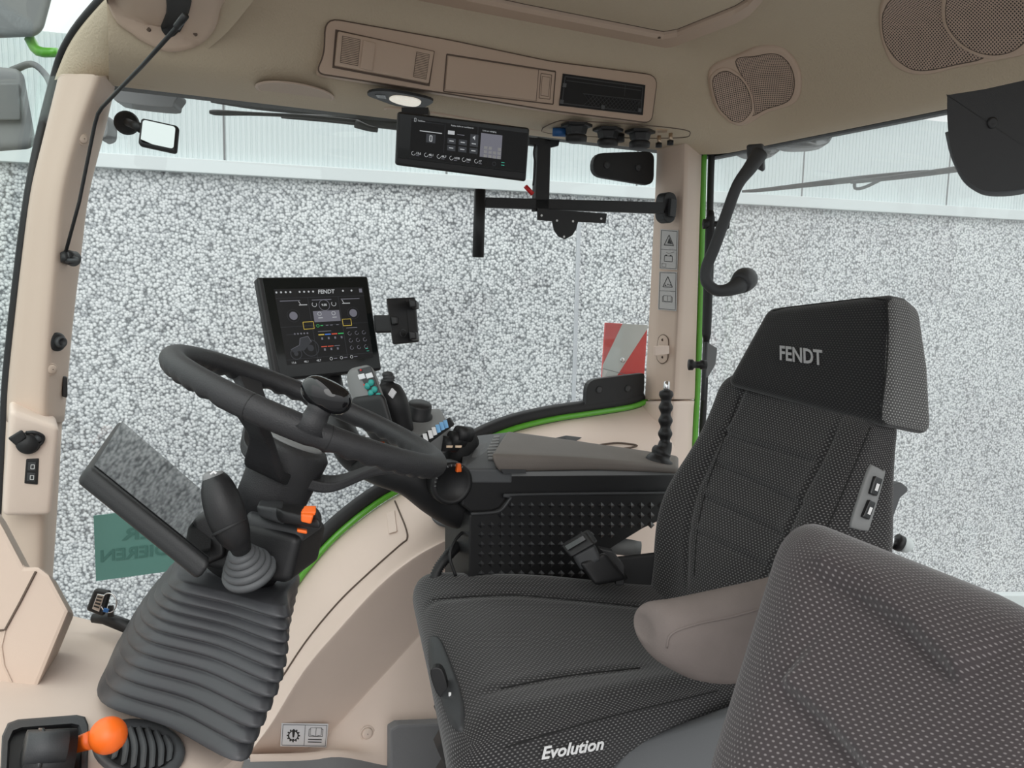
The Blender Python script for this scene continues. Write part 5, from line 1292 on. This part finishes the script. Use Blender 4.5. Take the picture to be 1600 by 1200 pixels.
# stickers on the rear pillar
def sticker(name, quad, bt, label, parts, o=.0045):
    q = [hit(bt, x, y, 0, lambda x, y: onY(1.96, x, y)) for x, y in quad]; cq = sum(q, V((0, 0, 0)))/4
    n0 = (q[2]-q[0]).cross(q[3]-q[1]).normalized(); n0 = n0 if n0.dot(CAM-cq) > 0 else -n0
    q = [onP(cq+n0*o, n0, x, y) for x, y in quad]
    f = Fr(q); r = thing(name, label, 'sticker', q[0])
    ob('sheet', prism(q, -f.n*.0008), 'labelg' if 'pillar' in label else 'label', r)
    mb = MB()
    for g, m_ in parts(f): mb.add(g, m_)
    mb.build('print', r); return r
def tri(f, cx, cy, s, o=.0005):
    w_, h_ = s/f.w, s/f.h; a = [(cx, cy-h_*.6), (cx+w_*.62, cy+h_*.45), (cx-w_*.62, cy+h_*.45)]
    return f.line(a+[a[0]], .0022, o)
def parts1(f):
    return [(f.frame(.06, .03, .94, .97, .0012), 'ink'), (f.line([(.06, .5), (.94, .5)], .001), 'ink'), (tri(f, .5, .28, .030), 'ink'),
            (f.poly([(.42, .34), (.52, .20), (.66, .34)], .0006), 'ink'), (f.poly([(.36, .36), (.66, .34), (.7, .36)], .0006), 'ink'),
            (f.frame(.28, .66, .72, .80, .0014), 'ink'), (join(f.rect(.33, .63, .42, .66), f.rect(.58, .63, .67, .66)), 'ink'), (f.line([(.38, .57), (.5, .60), (.8, .55)], .0008), 'ink'), (f.frame(.15, .86, .38, .94, .0007), 'ink')]
def book(f, cx, cy, w_, h_, m_='ink'):
    return [(join(f.line([(cx, cy+h_), (cx, cy-h_), (cx-w_*.8, cy-h_), (cx-w_*.8, cy+h_*.7), (cx, cy+h_), (cx+w_*.8, cy+h_*.7), (cx+w_*.8, cy-h_), (cx, cy-h_)], .0009), f.line([(cx-w_*.8, cy-h_*.7), (cx-w_, cy-h_*.7), (cx-w_, cy+h_), (cx+w_, cy+h_), (cx+w_, cy-h_*.7), (cx+w_*.8, cy-h_*.7)], .0012)), m_)]
def parts2(f):
    return [(f.frame(.06, .03, .94, .97, .0012), 'ink'), (f.line([(.06, .5), (.94, .5)], .001), 'ink'), (tri(f, .5, .28, .030), 'ink'),
            (join(f.rect(.34, .34, .42, .37, .0006), f.disc(.52, .33, .002), f.disc(.64, .34, .002)), 'ink')]+book(f, .5, .70, .26, .08)
sticker('warning_sticker', [(1032, 358), (1060, 360), (1058, 422), (1030, 420)], BB, 'upper grey pictogram sticker with crush warning and battery on the rear pillar', parts1)
sticker('warning_sticker', [(1030, 424), (1058, 425), (1057, 486), (1028, 484)], BB, 'lower grey pictogram sticker with warning triangle and open book on the rear pillar', parts2)
def parts3(f):
    g = []; cx, cy = .26, .52; rr_ = .0125
    g.append((f.ring(cx, cy, rr_, .0030, .0005, 0, 2*pi, 24), 'ink'))
    for k in range(12):
        a = 2*pi*k/12; g.append((f.disc(cx+(rr_+.003)/f.w*cos(a), cy+(rr_+.003)/f.h*sin(a), .0022, .0005, .0003, 6), 'ink'))
    g.append((f.poly([(cx-.034, cy-.24), (cx+.034, cy-.24), (cx+.016, cy+.08), (cx-.016, cy+.08)], .0005), 'ink')); g.append((f.disc(cx, cy+.17, .0022), 'ink'))
    g.append((f.frame(.03, .06, .97, .94, .001), 'ink')); g.append((f.line([(.5, .06), (.5, .94)], .001), 'ink'))
    g += book(f, .74, .35, .15, .18)
    for y in (.65, .76): g.append((f.rect(.58, y, .88, y+.035), 'ink'))
    return g
sticker('gear_warning_sticker', [(440, 1130), (513, 1131), (510, 1168), (438, 1166)], BR, 'white sticker with exclamation gear and open book low on the wheel arch lining', parts3, .009)
# coat hook
hk = thing('coat_hook', 'beige coat hook on an oval plate halfway up the rear pillar', 'hook', onY(1.95, 1036, 545))
def bo(x, y, o=0.0): return hit(BB, x, y, o, lambda x, y: onY(1.96, x, y))
ov = [(1029, 532), (1032, 525), (1037, 523), (1042, 526), (1045, 533), (1044, 558), (1041, 565), (1035, 568), (1030, 565), (1027, 557)]
ob('plate', decal(BB, ov, .003, 3, .001, 3, fb=lambda x, y: onY(1.96, x, y)), 'beige_lt', hk, smooth=True, fix=False)
ob('plate_edge', tube([bo(v.x, v.y, .002) for v in smooth([V((x, y, 0)) for x, y in ov], 3, True)], .0012, 6, closed=True), 'groove', hk, smooth=True)
ob('tongue', slab([onY(1.925, 1023, 541), onY(1.925, 1046, 540), onY(1.925, 1046, 553), onY(1.925, 1023, 556)], (0, .006, 0), .002), 'beige', hk, smooth=True)
ob('tongue_root', slab([onY(1.93, 1038, 541), onY(1.93, 1046, 541), onY(1.93, 1046, 553), onY(1.93, 1038, 554)], (0, .03, 0), .002), 'beige', hk, smooth=True)
for y in (531, 558): ob('screw', lathe(bo(1036, y, .003), -F, [(.0005, 0), (.004, 0), (.004, .002), (.0005, .002)], 12), 'groove', hk)
# ribbed hand lever
hl = thing('ribbed_lever', 'black ribbed rubber lever with silver tip in front of the rear pillar', 'lever', D(1040, 700, 1.95))
pts = []
for i in range(25):
    t = i/24; pts.append((1041-2*t, 611+82*t, 1.95, 9.5+1.8*sin(t*2*pi*4)))
ob('sleeve', ptube([(1041, 608, 1.95, 3)]+pts, 18, 2), 'black', hl, smooth=True)
ob('tip', ptube([(1042, 596, 1.95, 1), (1042, 597, 1.95, 4.5), (1041, 612, 1.95, 5)], 14, 2), 'chrome', hl, smooth=True)
ob('gaiter', ptube([(1040, 690, 1.95, 10), (1038, 700, 1.95, 12), (1034, 706, 1.95, 16), (1032, 712, 1.95, 15), (1030, 718, 1.95, 21), (1028, 730, 1.95, 22)], 18, 3), 'black', hl, smooth=True)
tag(ob('sill_bracket', rbox([onY(1.9, 868, 684), onY(1.9, 884, 680), onY(1.9, 886, 692), onY(1.9, 870, 694)], [onY(1.94, 872, 684), onY(1.94, 918, 684), onY(1.94, 920, 692), onY(1.94, 872, 694)], .004, 3), 'mid', smooth=True), 'small grey socket bracket on the sill beside the armrest pad', 'bracket')
hcp = [hit(BR, v.x, v.y, .002) for v in smooth([V((x, y, 0)) for x, y in [(936, 697), (965, 693), (995, 697), (966, 702)]], 6, True)]
if all(hcp): ob('trim_21', tube(hcp, .003, 6, closed=True), 'groove', kind='structure', smooth=True)
# hinge covers on the glass
def cover(name, lab, outl, screws, rad, Y=2.045):
    r = thing(name, lab, 'hinge cover', onY(Y, *outl[0]))
    P_ = [onY(Y, x, y) for x, y in fil(outl, rad)]
    ob('plate', prism(P_, (0, .02, 0)), 'black', r, bevel=.004)
    for x, y in screws: ob('screw', lathe(onY(Y, x, y), (0, -1, 0), [(.0005, 0), (.011, 0), (.011, .003), (.005, .004), (.0005, .002)], 18), 'dark', r, smooth=True)
    return r
cover('upper_hinge_cover', 'dark pill-shaped hinge cover at the top of the side window', [(928, 239), (1023, 236), (1022, 291), (926, 275)], [(948, 258), (997, 262)], [20, 14, 16, 20])
cover('lower_hinge_cover', 'black hinge cover at the lower corner of the side window', [(917, 594), (1007, 583), (1006, 630), (925, 644), (880, 651), (916, 632)], [(936, 609), (981, 607)], [18, 4, 20, 10, 6, 8])
ob('trim_22', prism([onY(2.068, x, y) for x, y in [(760, 690), (800, 668), (850, 650), (900, 640), (930, 634), (1005, 625), (1010, 640), (930, 652), (860, 663), (790, 684)]], (0, .004, 0)), 'seal', kind='structure')

# ================================================================== PILLAR FITTINGS
def b2(x, y, o=0.0): return hit(BA2, x, y, o, lambda x, y: onY(1.90, x, y))
t = thing('capped_socket', 'black power socket with hinged cap on the pillar above the double charging port', 'socket', b2(45, 690))
n2_ = V((.12, -.98, .12)).normalized()
ob('ring', lathe(b2(44, 692), n2_, [(.0005, 0), (.023, 0), (.023, .008), (.0005, .009)], 24), 'black', t, smooth=True)
ob('cap', lathe(b2(44, 692, .008), n2_, [(.0005, 0), (.020, 0), (.021, .006), (.018, .010), (.0005, .011)], 24), 'black', t, smooth=True)
ob('pull_tab', slab([b2(20, 682, .02), b2(36, 668, .02), b2(44, 680, .02), b2(28, 694, .02)], -n2_*.012, .004), 'black', t, smooth=True)
ob('strap', tube(smooth([b2(42, 674, .012), b2(56, 673, .016), b2(68, 680, .012), b2(66, 690, .008), b2(56, 698, .01)], 5), .0035, 8), 'black', t, smooth=True)
ob('strap_eye', lathe(b2(61, 683, .008), n2_, [(.0005, 0), (.008, 0), (.008, .005), (.0005, .006)], 14), 'dark', t, smooth=True)
uq = [b2(41, 717, .003), b2(61, 716, .003), b2(59, 757, .003), b2(38, 755, .003)]
t = thing('charging_port', 'black double charging port set in the pillar housing', 'socket', uq[0])
fu = Fr(uq); ob('plate', slab(uq, -fu.n*.006, .002), 'black', t, smooth=True)
for v in (.12, .54):
    p_ = ob('port_flap', slab([fu.p(.18, v, .002), fu.p(.8, v, .002), fu.p(.8, v+.34, .002), fu.p(.18, v+.34, .002)], -fu.n*.003, .001), 'dark', t, smooth=True)
    ob('port_symbol', fu.frame(.42, v+.10, .68, v+.26, .0011, .0024), 'white', p_)
tag(ob('window_latch_stub', slab([onY(2.03, 97, 588), onY(2.03, 105, 590), onY(2.03, 105, 622), onY(2.03, 97, 620)], (0, .02, 0), .003), 'black', smooth=True), 'small black stub behind the front pillar, just below the threaded knob', 'latch')
plug(574, 1146, lambda x, y: hit(BR, x, y, 0, lambda x, y: onY(1.72, x, y)), V((-.1, -.97, .2)).normalized(), .0165, 'round beige screw cap beside the white gear sticker', 'beige')
# small blind spot mirror
t = thing('suction_mirror', 'small black-framed mirror on a suction cup at the upper left of the side window', 'mirror', onY(2.06, 198, 192))
sc_ = onY(2.06, 198, 192)
ob('suction_cup', lathe(sc_, (0, -1, 0), [(.0005, 0), (.027, 0), (.022, .006), (.012, .010), (.010, .02), (.0005, .021)], 24), 'black', t, smooth=True)
ob('ball_arm', tube([sc_+V((0, -.012, 0)), D(206, 194, 1.76), D(220, 200, 1.715)], [.009, .008, .011], 14), 'black', t, smooth=True)
mq = [D(219, 182, 1.688), D(278, 195, 1.690), D(274, 238, 1.680), D(214, 225, 1.678)]
fm = Fr(mq)
ob('frame', slab(mq, -fm.n*.018, .008, 5), 'black', t, smooth=True)
def rr2(u0, v0, u1, v1, r, f, o):
    ru, rv = r/f.w, r/f.h; P_ = []
    for cx, cy, a0 in ((u1-ru, v1-rv, 0), (u0+ru, v1-rv, pi/2), (u0+ru, v0+rv, pi), (u1-ru, v0+rv, 1.5*pi)):
        for k in range(5): a = a0+pi/2*k/4; P_.append(f.p(cx+ru*cos(a), cy+rv*sin(a), o))
    return P_
ob('mirror_glass', prism(rr2(.09, .10, .95, .90, .006, fm, .0005), fm.n*.001), 'mirror', t)
# window sticker with mirrored text
sY_ = 2.072
t = thing('window_sticker', 'green transparent-looking sticker with mirrored lettering low on the side window', 'sticker', onY(sY_, 148, 907))
sq = [onY(sY_, x, y) for x, y in [(146, 806), (220, 797), (320, 790), (322, 888), (262, 893), (150, 908)]]
ob('sheet', prism(sq, (0, .002, 0)), 'tsticker', t)
pn_s = (onY(sY_-.001, 200, 850), V((0, -1, 0)))
ob('lettering', join(pxtext('ER', pn_s, (190, 844), (239, 840), (190, 826), bold=.02, mirror=True), pxtext('DIEREN', pn_s, (157, 878), (262, 866), (157, 860), bold=.02, mirror=True)), 'tink', t)
# ================================================================== OUTSIDE FITTINGS
def blade(name, lab, pts, cat='wiper', extra=None):
    r = thing(name, lab, cat, D(*pts[0][:3])); ob('blade', ptube(pts, 10, 4), 'black', r, smooth=True)
    if extra: extra(r)
    return r
def ex1(r):
    ob('arm', ptube([(440, 181, 2.14, 4), (520, 186, 2.14, 6), (600, 193, 2.15, 8), (640, 197, 2.15, 9)], 10, 3), 'black', r, smooth=True)
    ob('link', ptube([(556, 193, 2.12, 7), (575, 200, 2.12, 5), (590, 203, 2.12, 4)], 10, 3), 'black', r, smooth=True)
    ob('linkage', ptube([(330, 158, 2.2, 2.5), (400, 168, 2.2, 3.5), (480, 176, 2.2, 3.5), (560, 184, 2.2, 3)], 8, 3), 'dark', r, smooth=True)
blade('side_wiper', 'black wiper lying along the top of the side window', [(328, 175, 2.10, 3), (342, 176, 2.10, 4.5), (400, 178, 2.11, 3), (480, 182, 2.12, 3), (560, 190, 2.13, 3)], extra=ex1)
def ex2(r):
    ob('arm', ptube([(1330, 285, 2.30, 2.5), (1400, 277, 2.20, 4), (1490, 265, 2.07, 5), (1560, 254, 1.99, 6)], 10, 3), 'dark', r, smooth=True)
    ob('clip', join(ptube([(1336, 281, 2.3, 2.5), (1336, 294, 2.3, 2.5), (1350, 293, 2.28, 2.5), (1376, 281, 2.25, 2.5)], 8, 3)), 'dark', r, smooth=True)
blade('rear_wiper', 'thin dark wiper across the upper rear window', [(1160, 299, 2.62, 2), (1190, 297, 2.57, 3), (1260, 289, 2.44, 4), (1330, 281, 2.32, 5), (1400, 273, 2.22, 4), (1450, 268, 2.15, 3)], extra=ex2)
def lamp(lab, q, d):
    r = thing('work_lamp', lab, 'lamp', D(*q[0], d), 'work lamps behind the rear window'); P_ = [D(v.x, v.y, d) for v in smooth([V((x, y, 0)) for x, y in q], 4, True)]
    c = sum(P_, V((0, 0, 0)))/len(P_)
    ob('body', skin([P_, [c+(p-c)*.97+F*.05 for p in P_], [c+(p-c)*.6+F*.09 for p in P_]], True, True), 'lens', r, smooth=False)
    ob('reflector', skin([[c+(p-c)*1.0-F*.0 for p in P_], [c+(p-c)*.93-F*.006 for p in P_], [c+(p-c)*.9-F*.001 for p in P_]], True, True), 'lens', r, smooth=True)
    ob('bracket', box(V((c.x, c.y, (c.z+2.13)/2))+F*.04, (.02, 0, 0), (0, .006, 0), (0, 0, (2.13-c.z)/2)), 'dark', r)
    for k in range(4):
        ob('fin', tube([c+R*(-.035+.0*k)+U*(.03-.018*k)-F*.006, c+R*.03+U*(.012-.018*k)-F*.006], .0035, 8), 'grey', r, smooth=True)
lamp('grey ribbed work lamp outside the top of the rear window', [(1205, 215), (1228, 190), (1300, 170), (1309, 182), (1300, 215), (1285, 228), (1240, 231), (1218, 225)], 2.55)
lamp('smaller grey work lamp partly hidden behind the grab handle foot', [(1150, 225), (1180, 205), (1222, 205), (1226, 222), (1212, 240), (1180, 244), (1158, 238)], 2.70)
t = thing('rear_monitor', 'large dark curved housing hanging in front of the rear window at the right edge', 'housing', D(1540, 220, 1.30))
mo = [(1480, 152), (1484, 148), (1540, 139), (1640, 121), (1700, 150), (1700, 240), (1640, 280), (1590, 296), (1545, 299), (1522, 290), (1504, 272), (1488, 240), (1481, 200)]
mpn = V((-.30, -.94, -.05)).normalized(); mpc = D(1560, 220, 1.28)
mP = [onP(mpc, mpn, v.x, v.y) for v in smooth([V((x, y, 0)) for x, y in mo], 3, True)]
ob('shell', prism(mP, ray(1560, 220)*.05), 'black', t, bevel=.006)
ob('lower_rim', tube([onP(mpc-mpn*.03, mpn, v.x, v.y) for v in smooth([V((x, y, 0)) for x, y in [(1484, 205), (1492, 240), (1508, 275), (1526, 292), (1548, 300), (1592, 298), (1640, 284)]], 4)], .007, 10), 'mid', t, smooth=True)
ob('screw', lathe(onP(mpc, mpn, 1550, 192), mpn, [(.0005, -.001), (.009, -.001), (.009, .002), (.006, .003), (.0005, .001)], 18), 'black', t, smooth=True)
# warning board outside
t = thing('warning_board', 'red and white striped warning board outside beyond the side window corner', 'warning board', D(975, 580, 2.7))
wq = [D(946, 504, 2.7), D(1012, 508, 2.74), D(1006, 600, 2.74), D(940, 596, 2.7)]
fw = Fr(wq)
ob('board', slab(wq, -fw.n*.01, .002), 'red', t)
ob('stripe', fw.poly([(.40, 0), (1.0, 0), (1.0, .06), (.30, .95), (0.0, .95), (0, .72)], .0006, .0006), 'flash', t)
ob('stripe', fw.poly([(.03, .80), (.12, .82), (0, 1.0), (0, .95)], .0018, .0004), 'white', t)
pq_ = D(975, 600, 2.80); ob('mounting_post', prism([pq_+V((-.03, -.01, 0)), pq_+V((.03, -.01, 0)), pq_+V((.03, .02, 0)), pq_+V((-.03, .02, 0))], (0, 0, -1.4-pq_.z)), 'smoke', t)
ob('hinge_line', fw.line([(0, .78), (.98, .92)], .002, .002), 'smoke', t)
ob('bolt', lathe(fw.p(.45, .62, .001), fw.n, [(.0005, 0), (.009, 0), (.009, .004), (.0005, .005)], 14), 'chrome', t, smooth=True)
t = thing('reflector_plate', 'small greenish grey reflector plate outside by the gas strut', 'reflector', D(1112, 560, 2.5))
ob('plate', prism([D(x, y, 2.5) for x, y in [(1104, 534), (1121, 544), (1118, 570), (1106, 590), (1099, 588)]], F*.02), 'smoke', t, bevel=.002)
# front mirror and lamp outside the windscreen
t = thing('exterior_mirror', 'grey exterior mirror housing seen through the windscreen', 'mirror', D(30, 180, 2.3))
ob('housing', rbox([D(-60, 100, 2.2), D(36, 108, 2.2), D(58, 232, 2.2), D(-50, 240, 2.2)], [D(-60, 100, 2.32), D(36, 108, 2.32), D(58, 232, 2.32), D(-50, 240, 2.32)], .03, 6), 'smoke', t, smooth=True)
ob('arm', ptube([(20, 110, 2.25, 6), (50, 100, 2.2, 5), (72, 118, 2.15, 5), (82, 140, 2.1, 5)], 10, 4), 'mid', t, smooth=True)
ob('insert', rbox([D(-40, 130, 2.18), D(30, 130, 2.18), D(32, 188, 2.18), D(-40, 188, 2.18)], [D(-40, 130, 2.21), D(30, 130, 2.21), D(32, 188, 2.21), D(-40, 188, 2.21)], .006, 4), 'mid', t, smooth=True)
t = thing('front_lamp', 'grey rounded lamp housing at the top left beyond the windscreen', 'lamp', D(40, 20, 2.4))
ob('housing', rbox([D(-60, -40, 2.3), D(92, -40, 2.3), D(66, 58, 2.3), D(-60, 62, 2.3)], [D(-60, -40, 2.42), D(88, -40, 2.42), D(62, 54, 2.42), D(-60, 60, 2.42)], .035, 6), 'smoke', t, smooth=True)
ob('bracket', ptube([(46, 60, 2.36, 8), (60, 80, 2.36, 8), (90, 82, 2.36, 7)], 10, 3), 'green', t, smooth=True)
for q, lab in (([(174, 138), (272, 142), (272, 160), (262, 168), (190, 160), (176, 152)], 'grey rounded lamp cover outside, at the upper left corner of the side window'), ([(152, 176), (163, 178), (168, 188), (168, 208), (162, 215), (152, 213)], 'small grey tab outside, between the front pillar and suction mirror')):
    P_ = [D(v.x, v.y, 2.05) for v in smooth([V((x, y, 0)) for x, y in q], 4, True)]
    tag(ob('outside_cover', prism(P_, F*.05), 'smoke', bevel=.004), lab, 'cover')
ba_ = onP(mpc-mpn*.02, mpn, 1660, 150)
ob('ceiling_bracket', box(V((ba_.x, ba_.y, (ba_.z+1.94)/2))+F*.03, (.02, 0, 0), (0, .008, 0), (0, 0, (1.94-ba_.z)/2+.01)), 'black', [o for o in C.objects if o.name == 'rear_monitor'][0])
t = thing('steel_pin', 'bright steel pin end with black ring outside, right of the driver seat', 'pin', D(1405, 850, 1.9))
pp_ = D(1376, 846, 1.9); ob('post', box(V((pp_.x, pp_.y, pp_.z/2)), (.012, 0, 0), (0, .012, 0), (0, 0, pp_.z/2)), 'black', t)
ob('pin', tube([D(1374, 846, 1.9), D(1402, 848, 1.9)], .013, 16), 'chrome', t, smooth=True)
ob('ring', tube([D(1400, 846, 1.9), D(1408, 850, 1.9)], .020, 18), 'black', t, smooth=True)
ob('end', ptube([(1408, 850, 1.9, 12), (1418, 852, 1.9, 12), (1424, 854, 1.9, 7)], 16, 3), 'flash', t, smooth=True)
tag(ob('outside_plate', slab([D(1550, 930, 2.2), D(1660, 930, 2.2), D(1660, 960, 2.2), D(1550, 945, 2.2)], F*.04, .004), 'flash', smooth=True), 'pale grey metal plate outside behind the instructor seat top', 'plate')
